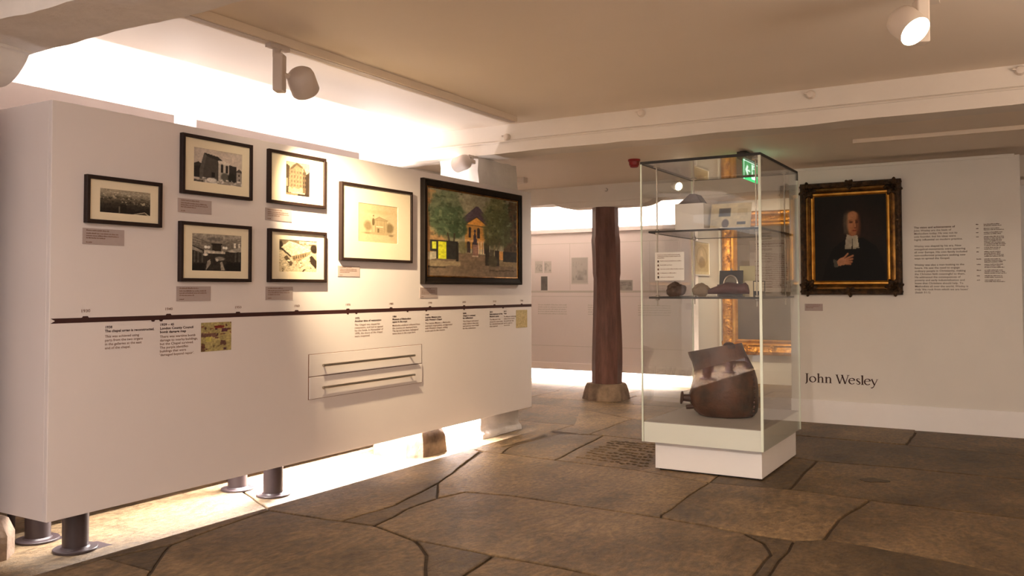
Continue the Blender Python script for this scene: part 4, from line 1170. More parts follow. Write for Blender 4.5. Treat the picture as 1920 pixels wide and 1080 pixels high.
for xl, yl, xr, yt, yb, pl, pr, pt, pb, fn, label, cat in FR:
    d = 0.030
    y0, y1, z0, z1 = rect_on_panel(xl, yl, xr, yt, yb, d)
    t = thing(cat.replace(' ', '_'), label, cat)
    orient(t, (XP+0.0005, y0, z0), *FACE_PANEL)
    Wd, Hd = y1-y0, z1-z0; bw = 0.021
    sweep([(0, 0), (0, d-0.002), (0.002, d), (bw-0.002, d), (bw, d-0.003), (bw, d-0.012)], Wd, Hd).build('frame', M_BLACKFRAME, t)
    zp = d-0.013
    ya = on(pl, (pt+pb)/2, 0, XP+zp)[1]-y0; q = on(pr, pt, 0, XP+zp); q2 = on(pr, pb, 0, XP+zp)
    yb_ = q[1]-y0; zb, za = q2[2]-z0, q[2]-z0
    mm = MB()
    o_ = [(bw-0.004, bw-0.004), (Wd-bw+0.004, bw-0.004), (Wd-bw+0.004, Hd-bw+0.004), (bw-0.004, Hd-bw+0.004)]
    i_ = [(ya, zb), (yb_, zb), (yb_, za), (ya, za)]
    vs = [(p[0], p[1], zp) for p in o_]+[(p[0], p[1], zp) for p in i_]+[(p[0]*0.997+0.003*(ya+yb_)/2, p[1]*0.997+0.003*(za+zb)/2, zp-0.0025) for p in i_]
    mm.add(vs, [(k*4+i, k*4+(i+1) % 4, (k+1)*4+(i+1) % 4, (k+1)*4+i) for k in (0, 1) for i in range(4)])
    mm.build('mount', M_MAT, t, fix=False)
    fn().mesh('print', yb_-ya, za-zb, M_PRINT, t, zp-0.0025, ya, zb)

# the oil painting
y0, y1, z0, z1 = rect_on_panel(787.8, 430, 979.5, 366.7, 534, 0.045)
t = thing('oil_painting', 'large black framed oil painting of a yellow portico between dark green trees', 'painting')
orient(t, (XP+0.0005, y0, z0), *FACE_PANEL)
Wd, Hd = y1-y0, z1-z0
sweep([(0, 0), (0, 0.038), (0.006, 0.045), (0.016, 0.045), (0.022, 0.038), (0.050, 0.034), (0.056, 0.028), (0.060, 0.030)], Wd, Hd).build('frame', M_PAINTFRAME, t)
sl = sweep([(0.060, 0.029), (0.063, 0.031), (0.072, 0.026), (0.074, 0.021)], Wd, Hd).build('gilt_slip', M_MIDGILT, t)
pic_trees().mesh('canvas', Wd-0.146, Hd-0.146, M_OIL, t, 0.022, 0.073, 0.073)

CAPS = [
    ((154.4, 426.8), (232, 461), 'grey caption card below the small city rooftops photograph'),
    ((333.3, 370.7), (395.8, 403), 'grey caption card below the chapel exterior photograph'),
    ((330.4, 536.7), (394, 564), 'grey caption card below the church interior photograph'),
    ((496.9, 389), (546.6, 416.6), 'caption card in warm light below the tall building photograph'),
    ((497.6, 537.4), (548.2, 561.5), 'caption card half in shadow below the rubble photograph'),
    ((633, 498), (673.7, 518.8), 'brightly lit caption card below the pencil drawing'),
    ((786.7, 539), (819.3, 558.4), 'caption card below the left corner of the oil painting'),
]
for (xa, ya), (xb, yb), label in CAPS:
    a = on(xa, ya, 0, XP); b = on(xb, yb, 0, XP)
    t = thing('caption_card', label, 'caption', group='caption cards on the white panel')
    orient(t, (XP+0.0004, a[1], b[2]), *FACE_PANEL)
    w_, h_ = b[1]-a[1], a[2]-b[2]
    MB().box(0, w_, 0, h_, 0, 0.0035).build('card', M_CAPTION, t)
    I = ((1, 0, 0), (0, 1, 0), (0, 0, 1))
    lettering('lettering', [(w_*0.55, True, 0), (w_*0.78, False, h_*0.04), (w_*0.80, False, 0), (w_*0.45, False, 0), (w_*0.14, False, h_*0.12)], (w_*0.08, h_*0.98, 0.0035), I, h_*0.145, h_*0.11, M_INK2, t, off=0.0006)
a = on(1509, 569.5, 1, 9.49); b = on(1543, 583, 1, 9.49)
t = thing('caption_card', 'small grey caption card on the wall below the gilt framed portrait', 'caption')
orient(t, (a[0], 9.4896, b[2]), *FACE_FRONT)
w_, h_ = b[0]-a[0], a[2]-b[2]
MB().box(0, w_, 0, h_, 0, 0.0035).build('card', M_CAPTION, t)
lettering('lettering', [(w_*0.8, True, 0), (w_*0.75, False, 0.004), (w_*0.4, False, 0)], (w_*0.08, h_*0.97, 0.0035), ((1, 0, 0), (0, 1, 0), (0, 0, 1)), 0.013, 0.010, M_INK2, t, off=0.0006)

# ---------------------------------------------------------------- gilt portrait on the right wall
t = thing('portrait_painting', 'dark portrait of a clergyman with white bands in a heavy tarnished gilt frame', 'painting')
px0, px1, pz0, pz1 = -2.025, -1.04, 1.345, 2.515
orient(t, (px0, 9.4895, pz0), *FACE_FRONT)
Wd, Hd = px1-px0, pz1-pz0
m = sweep([(0.0, 0), (0.0, 0.05), (0.012, 0.066), (0.030, 0.070), (0.052, 0.058), (0.060, 0.046), (0.080, 0.048), (0.092, 0.056), (0.100, 0.050), (0.108, 0.040), (0.112, 0.044), (0.128, 0.044), (0.142, 0.030), (0.144, 0.024)], Wd, Hd, [0, 0, 0, 0, 0, 1, 1, 1, 0, 2, 2, 2, 2])
m.build('frame', [M_DARKGILT, M_MIDGILT, M_GOLDS], t)
for cx, cy, k in ((0.075, 0.075, 0), (Wd-0.075, 0.075, 1), (Wd-0.075, Hd-0.075, 2), (0.075, Hd-0.075, 3)):
    ornament(0.20, 0.052, 'corner_ornament', M_DARKGILT, t, cx, cy, 0.045, k*PI/2+PI/4, 7, k)
for cx, cy in ((Wd/2, 0.03), (Wd/2, Hd-0.03)):
    ornament(0.12, 0.026, 'frame_ornament', M_DARKGILT, t, cx, cy, 0.055, 0.3, 5, cx)
MB().lathe((Wd/2, Hd+0.004, 0.02), (0, 1, 0), [(-0.006, 0.004), (0.004, 0.010), (0.012, 0.008), (0.018, 0.003)], 12).build('hanging_ring', M_DARKSTEEL, t, smooth=True)
pic_portrait().mesh('canvas', Wd-0.284, Hd-0.284, M_OIL, t, 0.026, 0.142, 0.142)

# ---------------------------------------------------------------- gilt picture and prints in the alcove
t = thing('gilt_painting', 'tall dark painting in a broad bright gold frame, seen through the glass case', 'painting')
gx0, gx1, gz0, gz1 = -3.93, -1.70, 0.43, 2.57
orient(t, (gx0, 12.9695, gz0), *FACE_FRONT)
Wd, Hd = gx1-gx0, gz1-gz0
sweep([(0, 0), (0, 0.06), (0.02, 0.085), (0.05, 0.09), (0.08, 0.07), (0.12, 0.055), (0.15, 0.062), (0.165, 0.055), (0.18, 0.04), (0.205, 0.045), (0.225, 0.03), (0.228, 0.02)], Wd, Hd, [0, 0, 0, 0, 0, 0, 1, 1, 1, 1, 1]).build('frame', [M_GOLD, M_GOLDS], t)
for cx, cy, k in ((0.09, 0.09, 0), (Wd-0.09, 0.09, 1), (Wd-0.09, Hd-0.09, 2), (0.09, Hd-0.09, 3)):
    ornament(0.30, 0.07, 'corner_ornament', M_GOLD, t, cx, cy, 0.055, k*PI/2+PI/4, 6, k+4)
for k in range(1, 6):
    ornament(0.16, 0.03, 'frame_ornament', M_GOLD, t, 0.075, Hd*k/6, 0.06, k, 5, k+11)
    ornament(0.16, 0.03, 'frame_ornament', M_GOLD, t, Wd*k/6, 0.075, 0.06, k, 5, k+21)
    ornament(0.16, 0.03, 'frame_ornament', M_GOLD, t, Wd*k/6, Hd-0.075, 0.06, k, 5, k+31)
pic_darkcanvas().mesh('canvas', Wd-0.452, Hd-0.452, M_OIL, t, 0.024, 0.226, 0.226)

FACE_SIDE = ((0, 1, 0), (0, 0, 1), (1, 0, 0))
def side_frame(name, label, y0, y1, z0, z1, fm, pic, bw=0.03):
    t = thing(name, label, 'framed print'); orient(t, (-3.9995, y0, z0), *FACE_SIDE)
    W_, H_ = y1-y0, z1-z0
    sweep([(0, 0), (0, 0.02), (bw, 0.022), (bw, 0.012)], W_, H_).build('frame', fm, t)
    pic.mesh('print', W_-2*bw+0.004, H_-2*bw+0.004, M_PRINT, t, 0.013, bw-0.002, bw-0.002)
def yside(px): return on(px, 500, 0, -3.98)[1]
def zside(px, py): return on(px, py, 0, -3.98)[2]
side_frame('print_frame', 'cream oval portrait print framed beside the alcove corner, seen through the case', yside(1302), yside(1331), zside(1316, 517), zside(1316, 452), M_WHITECARD, pic_oval(), 0.02)

# ---------------------------------------------------------------- panels along the left and back walls
M_BOARD = mat('pale_grey_board', srgb(196, 186, 186), 0.65, var=0.02)
for y0, y1, lb in ((2.35, 4.02, 'pale grey board behind the stand, left of the bright gap'), (4.21, 6.0, 'pale grey board behind the stand, right of the bright gap')):
    t = thing('display_board', lb, 'board', (-5.2, (y0+y1)/2, 0))
    adopt(MB().box(-5.185, -5.15, y0, y1, 0.25, 2.645).build('face_board', M_BOARD, None, bevel=0.003), t)
    for y in (y0+0.6, y1-0.6):
        adopt(MB().tube((-5.21, y, 0.0), (-5.21, y, 2.40), 0.022, n=14).build('post', M_LEG, None, smooth=True), t)

FPY = 11.70
t = thing('exhibition_stand', 'long white panel with grey printed graphics across the back, lit above and below', 'display panel', (-5.6, FPY+0.05, 0))
adopt(MB().box(-6.95, -3.998, FPY, FPY+0.035, 0.195, 2.325).build('face_board', M_PANEL, None, bevel=0.003), t)
adopt(MB().box(-6.95, -3.998, FPY-0.028, FPY-0.0005, 2.265, 2.325).build('rail', M_PANEL, None, bevel=0.003), t)
adopt(MB().box(-6.95, -3.998, FPY-0.02, FPY-0.0005, 0.195, 0.30).build('rail', M_PANEL, None, bevel=0.003), t)
for x in (-6.6, -5.3, -4.4):
    adopt(MB().box(x-0.02, x+0.02, FPY+0.04, 11.98, 1.2, 1.24).build('bracket', M_LEG, None), t)
def on_far(px, py): return on(px, py, 1, FPY)
for k, (xa, ya, xb, yb, dk) in enumerate(((1014, 518, 1027, 546, 90), (1071, 483, 1103, 533, 20), (1158, 525, 1187, 546, 40), (1003, 490, 1018, 512, 4), (1020, 490, 1034, 512, 4))):
    a = on_far(xa, ya); b = on_far(xb, yb)
    g = pic_facsimile(50+k, 1, dk).mesh('graphic_print', b[0]-a[0], a[2]-b[2], M_PRINT, None)
    orient(g, ((a[0]+b[0])/2, FPY-0.001, (a[2]+b[2])/2), *FACE_FRONT); g.parent = t; g.matrix_parent_inverse = t.matrix_basis.inverted()
M_FAINT = mat('faint_grey_print', srgb(196, 190, 182), 0.7)
gl = MB()
for z, h in ((1.36, 0.03), (1.30, 0.006), (2.10, 0.006), (0.55, 0.006)):
    gl.add([(-6.95, FPY-0.0008, z), (-4.12, FPY-0.0008, z), (-4.12, FPY-0.0008, z+h), (-6.95, FPY-0.0008, z+h)], [(0, 1, 2, 3)])
for x in (-5.9, -4.62):
    gl.add([(x, FPY-0.0008, 1.4), (x+0.006, FPY-0.0008, 1.4), (x+0.006, FPY-0.0008, 2.1), (x, FPY-0.0008, 2.1)], [(0, 1, 2, 3)])
adopt(gl.build('printed_rules', M_FAINT, None, fix=False), t)
for x in (-6.45, -5.6, -4.8):
    adopt(lettering('text_block', [(0.5, False, 0) for _ in range(5)], (x, FPY, 1.2), FACE_FRONT, 0.034, 0.026, M_FAINT, None), t)

# ---------------------------------------------------------------- oak post, stone bases, pier
def octa(cx, cy, hw, ch):
    return [(cx-hw+ch, cy-hw), (cx+hw-ch, cy-hw), (cx+hw, cy-hw+ch), (cx+hw, cy+hw-ch), (cx+hw-ch, cy+hw), (cx-hw+ch, cy+hw), (cx-hw, cy+hw-ch), (cx-hw, cy-hw+ch)]

def dense_ring(poly, z, n=4, amp=0.0, fr=2.0, seed=0):
    out = []
    for i in range(len(poly)):
        a = Vector(poly[i]); b = Vector(poly[(i+1) % len(poly)])
        for k in range(n):
            p = a+(b-a)*k/n
            q = mnoise.noise_vector(Vector((p.x*fr, p.y*fr, z*fr*0.6+seed)))*amp
            out.append((p.x+q.x, p.y+q.y, z))
    return out

POST = thing('oak_post', 'dark brown chamfered oak post on a stone base, in front of the far white panel', 'post', (-4.645, 10.25, 0))
rg = []
for k in range(33):
    z = 0.195+(2.466-0.195)*k/32
    rg.append(dense_ring(octa(-4.645+0.010*math.sin(z*1.6), 10.25, 0.166+0.008*math.sin(z*2.6+0.5)+(0.008 if 1.6 < z < 2.1 else 0)-0.015*max(0, (z-2.1)/0.37), 0.095), z, 3, 0.010, 2.2, 4))
adopt(MB().rings(rg).build('shaft', M_WOOD, None, smooth=True), POST)
rg = []
for z, hw, ch in ((-0.03, 0.275, 0.13), (0.0, 0.272, 0.13), (0.10, 0.255, 0.12), (0.165, 0.24, 0.115), (0.20, 0.225, 0.11), (0.205, 0.18, 0.09)):
    rg.append(dense_ring(octa(-4.66, 10.27, hw, ch), z, 4, 0.014, 5.0, 2))
adopt(MB().rings(rg).build('stone_base', M_BASESTONE, None, smooth=True), POST)

def stone_block(name, label, cx, cy, hw, h, top=0.82, seed=1):
    rg = [dense_ring(octa(cx, cy, hw*q, hw*0.36*q), z, 5, 0.012, 5.0, seed) for z, q in ((-0.03, 1.0), (0.0, 1.0), (h*0.6, 0.5+0.5*top+0.04), (h*0.95, top), (h, top*0.94))]
    o = MB().rings(rg).build(name, M_BASESTONE, None, smooth=True)
    return o
# boxed post behind the display panel: only its stone base shows below the board
tag(stone_block('post_base', '', -4.62, 6.06, 0.27, 0.24, 0.85, 3), 'pale lit chamfered stone block on the floor below the display panel', 'stone base')
tag(stone_block('post_base', '', -4.86, 2.40, 0.275, 0.20, 0.9, 7), 'stone base cut by the left picture edge below the near beam', 'stone base')
near_post = MB().rings([dense_ring(octa(-4.82, 2.34, 0.165, 0.07), 0.199+0.004+k*(2.466-0.199)/12, 3, 0.008, 2.0, 8) for k in range(13)]).build('oak_post', M_WOOD, None, smooth=True)
tag(near_post, 'oak post under the near beam, just outside the left edge', 'post')

def pier_taper(p):
    k = max(0.0, (p.z-2.2)/0.4)
    return Vector((0, -0.035*k, 0))+ (Vector((0.03*(1 if p.x > -4.6 else -1), 0, 0)) if p.z < 0.06 else Vector((0, 0, 0)))
pier = rough_box(-4.86, -4.425, 6.89, 7.62, -0.03, 2.66, 0.04, 0.020, 5.0, 5, pier_taper).build('stone_pier', M_LIME, None, smooth=True)
tag(pier, 'rough limewashed stone pier rising behind the right end of the display panel', 'pier')

# ---------------------------------------------------------------- glass display case
GX0, GX1, GY0, GY1, GZ0, GZ1 = -2.572, -1.635, 6.33, 7.55, 0.222, 2.395
CASE = thing('glass_display_case', 'tall frameless glass display case with two glass shelves on a white base', 'display case', (-2.09, 6.95, 0))
def part(mb, name, m, **k): return adopt(mb.build(name, m, None, **k), CASE)
part(MB().box(-2.496, -1.67, 6.413, 7.51, 0.012, GZ0-0.001), 'base', M_PLINTH, bevel=0.003)
part(MB().box(-2.47, -1.70, 6.44, 7.48, 0.0, 0.0125), 'base_foot', M_BLACK)
part(MB().box(GX0+0.013, GX1-0.013, GY0+0.013, GY1-0.013, GZ0, 0.374), 'plinth', M_SKIRT)
part(MB().box(GX0+0.014, GX1-0.014, GY0+0.014, GY1-0.014, 0.3742, 0.379), 'deck', M_DECK)
T = 0.010
part(MB().box(GX0+T, GX1-T, GY0, GY0+T, GZ0+0.002, GZ1-T), 'glass_pane', M_GLASS)
part(MB().box(GX0+T, GX1-T, GY1-T, GY1, GZ0+0.002, GZ1-T), 'glass_pane', M_GLASS)
part(MB().box(GX0, GX0+T, GY0+T, GY1-T, GZ0+0.002, GZ1-T), 'glass_pane', M_GLASS)
part(MB().box(GX1-T, GX1, GY0+T, GY1-T, GZ0+0.002, GZ1-T), 'glass_pane', M_GLASS)
part(MB().box(GX0+T, GX1-T, GY0+T, GY1-T, GZ1-T, GZ1-0.0005), 'glass_pane', M_GLASS)
for x, y in ((GX0, GY0), (GX1-T, GY0), (GX0, GY1-T), (GX1-T, GY1-T)):
    w_ = 0.009
    fr = x > -2 and y < 7; d = 0.013 if fr else 0.004
    xa, xb = (x-0.0005, x+T+0.0005) if x < -2 else (x-0.0005-(0.008 if fr else 0), x+T+0.0005)
    ya, yb = (y-0.0005, y+T+0.0005)
    part(MB().box(xa, xb, ya, yb, GZ0+0.002, GZ1-0.012), 'corner_joint', M_EDGE)
rim = MB()
for a in ((GX0, GX1, GY0-0.001, GY0+0.010), (GX0, GX1, GY1-0.010, GY1+0.001), (GX0-0.001, GX0+0.010, GY0+0.010, GY1-0.010), (GX1-0.010, GX1+0.001, GY0+0.010, GY1-0.010)):
    rim.box(a[0], a[1], a[2], a[3], GZ1-0.012, GZ1+0.008)
part(rim, 'rim', M_BLACK)
part(MB().box(GX1-0.012, GX1+0.0015, GY1-0.03, GY1+0.0015, GZ1-0.07, GZ1-0.012), 'lock', M_DARKSTEEL)
SX0, SX1, SY0, SY1 = -2.50, -1.715, 6.50, 7.40
for z in (1.858, 1.338):
    sh = part(MB().box(SX0-0.05, SX1+0.05, SY0-0.05, SY1+0.06, z-0.005, z+0.005), 'shelf', M_GLASS)
    e = MB()
    for a in ((SX0-0.05, SX1+0.05, SY0-0.056, SY0-0.0505), (SX0-0.05, SX1+0.05, SY1+0.0605, SY1+0.064), (SX0-0.054, SX0-0.0505, SY0-0.05, SY1+0.06), (SX1+0.0505, SX1+0.056, SY0-0.05, SY1+0.06)):
        e.box(a[0], a[1], a[2], a[3], z-0.008, z+0.007)
    e.build('shelf_edge', M_BLACK, sh)
for x in (SX0, SX1):
    for y in (SY0, SY1):
        rd = part(MB().tube((x, y, 1.272), (x, y, GZ1-T-0.002), 0.0055, n=10), 'hanging_rod', M_STEEL, smooth=True)
        c = MB().lathe((x, y, GZ1-T-0.014), (0, 0, 1), [(0, 0.012), (0.004, 0.026), (0.012, 0.026)], 16)
        for z in (1.858, 1.338):
            c.lathe((x, y, z+0.0055), (0, 0, 1), [(0, 0.016), (0.012, 0.016), (0.016, 0.009)], 14); c.lathe((x, y, z-0.0215), (0, 0, 1), [(0, 0.009), (0.004, 0.016), (0.016, 0.016)], 14)
        c = c.build('clamp', M_STEEL, rd, smooth=True); c['kind'] = 'stuff'

# the big vessel on the deck
def ring(cx, cy, z, rx, ry, n=40, tx=0.0, amp=0.006, seed=0):
    out = []
    for i in range(n):
        t = 2*PI*i/n
        x = rx*math.cos(t); y = ry*math.sin(t)
        q = mnoise.noise(Vector((math.cos(t)*1.6, math.sin(t)*1.6, z*5+seed)))*amp
        out.append((cx+x*(1+q/rx), cy+y*(1+q/ry), z+tx*x+mnoise.noise(Vector((x*6, y*6, z*3)))*amp*0.5))
    return out
JY = 6.95
def jx(px): return on(px, 700, 1, JY)[0]
t = thing('leather_vessel', 'large battered brown vessel with a wide rim and a small spout, on the case deck', 'vessel', (jx(1358), JY, 0.379))
prof = [(0.3835, 1360, 0.205, 0), (0.390, 1360, 0.222, 0), (0.42, 1359, 0.250, 0), (0.47, 1357, 0.268, 0), (0.54, 1355.5, 0.278, 0), (0.61, 1358, 0.268, 0.0), (0.68, 1359, 0.255, 0.02), (0.75, 1357, 0.242, 0.03), (0.815, 1351, 0.232, 0.05), (0.865, 1345, 0.226, 0.12), (0.912, 1341, 0.222, 0.18), (0.928, 1340, 0.219, 0.2), (0.926, 1340, 0.203, 0.2), (0.89, 1342, 0.200, 0.16), (0.80, 1351, 0.205, 0.05), (0.62, 1357, 0.235, 0), (0.42, 1358, 0.22, 0)]
v = MB().rings([ring(jx(c), JY, z, r, r*0.88, 44, tx, 0.008) for z, c, r, tx in prof])
adopt(v.build('body', M_COPPER, None, smooth=True), t)
seam = MB()
for k in range(15):
    a = k/14; z = 0.40+0.50*a
    rr = np.interp(z, [p[0] for p in prof[:11]], [p[2] for p in prof[:11]]); cc = np.interp(z, [p[0] for p in prof[:11]], [p[1] for p in prof[:11]])
    an = -0.25
    seam.lathe((jx(cc)+rr*math.cos(an)*1.0, JY+0.88*rr*math.sin(an), z), (math.cos(an), math.sin(an), 0), [(-0.004, 0.012), (0.006, 0.010), (0.010, 0.004)], 8)
adopt(seam.build('rivet_seam', M_DARKBROWN, None, smooth=True), t)
sp = MB(); sx = jx(1302); 
sp.tube((sx+0.03, JY-0.10, 0.515), (sx-0.055, JY-0.13, 0.520), 0.034, 0.028, n=14)
sp.lathe((sx-0.05, JY-0.128, 0.519), (-1, -0.35, 0.1), [(0, 0.028), (0.008, 0.052), (0.020, 0.054), (0.026, 0.040), (0.012, 0.020)], 18)
sp.tube((sx+0.03, JY-0.12, 0.452), (sx-0.02, JY-0.15, 0.447), 0.020, 0.018, n=12)
adopt(sp.build('spout', M_DARKBROWN, None, smooth=True), t)
adopt(MB().lathe((jx(1375), JY-0.10, 0.957), (0.1, -0.1, 1), [(-0.02, 0.05), (0.006, 0.045), (0.018, 0.028), (0.022, 0.008)], 14).build('rim_boss', M_DARKBROWN, None, smooth=True), t)

# upper shelf
ZU, ZL = 1.8635, 1.3435
t = tag(MB().box(-2.46, -2.215, 6.80, 7.05, ZU, 2.105).build('display_block', M_PLINTH, None, bevel=0.004), 'white block standing on the upper glass shelf, under a brown wedge', 'stand')
wd = MB().prism([(-2.45, 2.1055), (-2.24, 2.1055), (-2.295, 2.185), (-2.345, 2.188)], 1, 6.84, 6.99).build('wooden_wedge', M_DARKBROWN, None, bevel=0.006)
tag(wd, 'brown wooden wedge on the white block on the upper shelf', 'wedge')
def leaning_card(name, label, x0, x1, yb, yt, zb, h, th, material, pic=None, cat='card'):
    t = thing(name, label, cat)
    lean = (yt-yb)
    v = Vector((0, lean, h)).normalized(); n = Vector((1, 0, 0)).cross(v)
    orient(t, (x0, yb, zb), (1, 0, 0), v, n)
    L = math.hypot(lean, h)
    MB().box(0, x1-x0, 0.0004, L, -th, 0).build('board', material, t)
    if pic: pic.mesh('print', (x1-x0)*0.97, L*0.97, M_PRINT, t, 0.0008, (x1-x0)*0.015, L*0.015)
    st = MB().prism([(0.02, -th), (0.02, -th-0.05), (L*0.5, -th)], 0, (x1-x0)*0.4, (x1-x0)*0.6)
    st.v = [(p[0], p[1]+0.01, p[2]) for p in st.v]
    st.build('strut', material, t)
    return t
leaning_card('picture_card', 'cream card with mounted dark pictures leaning on the upper shelf', -2.19, -1.86, 6.86, 6.93, ZU+0.003, 0.235, 0.006, M_CARD, pic_cardphotos())
leaning_card('blank_card', 'plain cream card behind the one with mounted pictures on the upper shelf', -2.33, -2.02, 7.16, 7.22, ZU+0.003, 0.25, 0.006, M_CARD)
tag(MB().box(-2.15, -1.83, 6.58, 6.80, ZU, ZU+0.018).build('white_tray', M_WHITECARD, None, bevel=0.003), 'low white tray at the front of the upper shelf', 'tray')

# caption sheet on the front pane
t = thing('caption_sheet', 'white caption sheet with five small picture keys, upright at the front of the lower shelf', 'caption')
orient(t, (-2.462, 6.352, 1.472), *FACE_FRONT)
MB().box(0, 0.236, 0, 0.218, 0, 0.003).build('sheet', M_WHITECARD, t)
I3 = ((1, 0, 0), (0, 1, 0), (0, 0, 1))
lettering('lettering', [(0.185, False, 0), (0.19, False, 0.001), (0.06, False, 0.001)], (0.02, 0.205, 0.003), I3, 0.011, 0.0095, M_INK2, t, off=0.0006)
for k in range(5):
    y = 0.145-0.031*k
    MB().box(0.020, 0.034, y-0.005, y+0.010+(0.004 if k == 4 else 0), 0.003, 0.0036).build('key_picture', M_INK if k in (0, 4) else M_INK2, t)
    lettering('lettering', [((0.17, 0.10, 0.19, 0.13, 0.11)[k], False, 0)], (0.044, y+0.012, 0.003), I3, 0.010, 0.0095, M_INK2, t, off=0.0006)
# long text sheet at the back of the lower shelf
t = thing('text_sheet', 'grey text sheet with two columns of print behind the lower shelf', 'text panel')
orient(t, (-2.035, 7.49, 1.3795), *FACE_FRONT)
MB().box(0, 0.345, 0, 0.445, 0, 0.004).build('sheet', mat('pale_mauve_sheet', srgb(196, 182, 168), 0.7, var=0.03), t)
lettering('heading', [(0.25, True, 0), (0.22, True, 0), (0.15, True, 0)], (0.05, 0.43, 0.004), I3, 0.022, 0.018, M_INK2, t, off=0.0006)
lettering('text_block', [(rnd.uniform(0.16, 0.19), False, 0) for _ in range(18)], (0.135, 0.335, 0.004), I3, 0.0165, 0.014, M_INK2, t, off=0.0006)
lettering('text_block', [(0.05, False, 0.02) for _ in range(4)], (0.045, 0.30, 0.004), I3, 0.02, 0.014, M_INK2, t, off=0.0006)

def lump(name, label, cx, cy, zb, rx, ry, rz, material, seed, cat, facets=0.25):
    import bmesh
    bm = bmesh.new(); bmesh.ops.create_icosphere(bm, subdivisions=4, radius=1)
    for v in bm.verts:
        p = v.co.copy(); q = 1+facets*mnoise.noise(p*1.4+Vector((seed, 0, 0)))+0.08*mnoise.noise(p*5+Vector((seed, 2, 0)))
        v.co = Vector((p.x*rx*q, p.y*ry*q, max(-0.92, p.z*q)*rz))
    zm = min(v.co.z for v in bm.verts)
    m = MB(); bm.verts.index_update()
    m.add([(v.co.x+cx, v.co.y+cy, v.co.z-zm+zb) for v in bm.verts], [tuple(v.index for v in f.verts) for f in bm.faces]); bm.free()
    return tag(m.build(name, material, None, smooth=True), label, cat)
lump('dark_fragment', 'dark brown rounded fragment under the white caption sheet on the lower shelf', -2.43, 6.72, ZL, 0.080, 0.06, 0.060, M_ROCK, 1.0, 'fragment')
lump('tan_fragment', 'tan fragment with a dark top, right of the dark one on the lower shelf', -2.265, 6.86, ZL, 0.068, 0.05, 0.056, M_TANROCK, 4.0, 'fragment')
tag(MB().box(-2.205, -2.155, 7.10, 7.14, ZL, ZL+0.10).build('small_box', M_ROCK, None, bevel=0.004), 'small brown box behind the tan fragment on the lower shelf', 'box')
tag(MB().box(-2.14, -1.86, 6.62, 6.86, ZL, ZL+0.019).build('clear_stand', M_GLASS, None, bevel=0.002), 'low clear slab under the dark red shoe', 'stand')
# the dark red shoe-like object: lofted sections along x
sec = [(-2.165, 0.016, 0.018), (-2.13, 0.030, 0.026), (-2.07, 0.038, 0.036), (-2.01, 0.044, 0.048), (-1.95, 0.044, 0.044), (-1.90, 0.040, 0.040), (-1.868, 0.036, 0.046), (-1.848, 0.026, 0.036), (-1.838, 0.010, 0.018)]
rg = []
for x, ry, rz in sec:
    rg.append([(x, 6.74+ry*math.cos(2*PI*i/18), ZL+0.021+rz+rz*math.sin(2*PI*i/18)+0.003*mnoise.noise(Vector((x*20, i, 0)))) for i in range(18)])
sho = MB().rings(rg).build('red_shoe', mat('oxblood_leather', srgb(82, 36, 32), 0.55, var=0.35, scale=18, bump=0.3), None, smooth=True)
tag(sho, 'dark red leather shoe on the low clear slab', 'shoe')
# framed miniature
t = thing('framed_miniature', 'square black board with an oval framed miniature behind the red shoe', 'miniature')
orient(t, (-2.16, 7.0, ZL), (1, 0, 0), (0, 0.12, 0.993), (0, -0.993, 0.12))
MB().box(0, 0.195, 0.001, 0.215, -0.012, 0).build('board', M_BLACK, t, bevel=0.002)
ov = []
for rr, zz in ((1.0, 0), (1.0, 0.008), (0.86, 0.010), (0.80, 0.004), (0.0001, 0.003)):
    ov.append([(0.0975+0.062*rr*math.cos(2*PI*i/32), 0.100+0.078*rr*math.sin(2*PI*i/32), zz) for i in range(32)])
MB().rings(ov, cap0=False).build('oval_frame', M_STEEL, t, smooth=True)
MB().rings([[(0.0975+0.050*rr*math.cos(2*PI*i/28), 0.100+0.063*rr*math.sin(2*PI*i/28), zz) for i in range(28)] for rr, zz in ((1, 0.004), (0.7, 0.0065), (0.3, 0.008))], cap0=False).build('portrait_oval', mat('grey_miniature', srgb(120, 112, 100), 0.2, var=0.4, scale=20), t, smooth=True)
MB().lathe((0.0975, 0.222, -0.004), (0, 0, 1), [(-0.002, 0.010), (0.002, 0.010)], 12).build('hanging_ring', M_STEEL, t)
leaning_card('pale_card', 'pale greenish card with a small figure leaning behind the framed miniature', -2.03, -1.90, 7.12, 7.16, ZL+0.003, 0.25, 0.005, mat('pale_green_card', srgb(200, 190, 150), 0.8, var=0.05))
t = thing('open_booklet', 'small dark booklet standing open at the right end of the lower shelf', 'booklet', (-1.83, 6.88, ZL))
adopt(MB().prism([(-1.845, 6.88), (-1.842, 6.885), (-1.745, 6.86), (-1.748, 6.853)], 2, ZL, ZL+0.125).build('cover', M_BLACK, None), t)
adopt(MB().prism([(-1.845, 6.88), (-1.848, 6.884), (-1.895, 6.82), (-1.890, 6.817)], 2, ZL, ZL+0.125).build('cover', M_CARD, None), t)
adopt(MB().prism([(-1.838, 6.8765), (-1.837, 6.879), (-1.752, 6.855), (-1.753, 6.852)], 2, ZL+0.045, ZL+0.118).build('page', M_CARD, None), t)

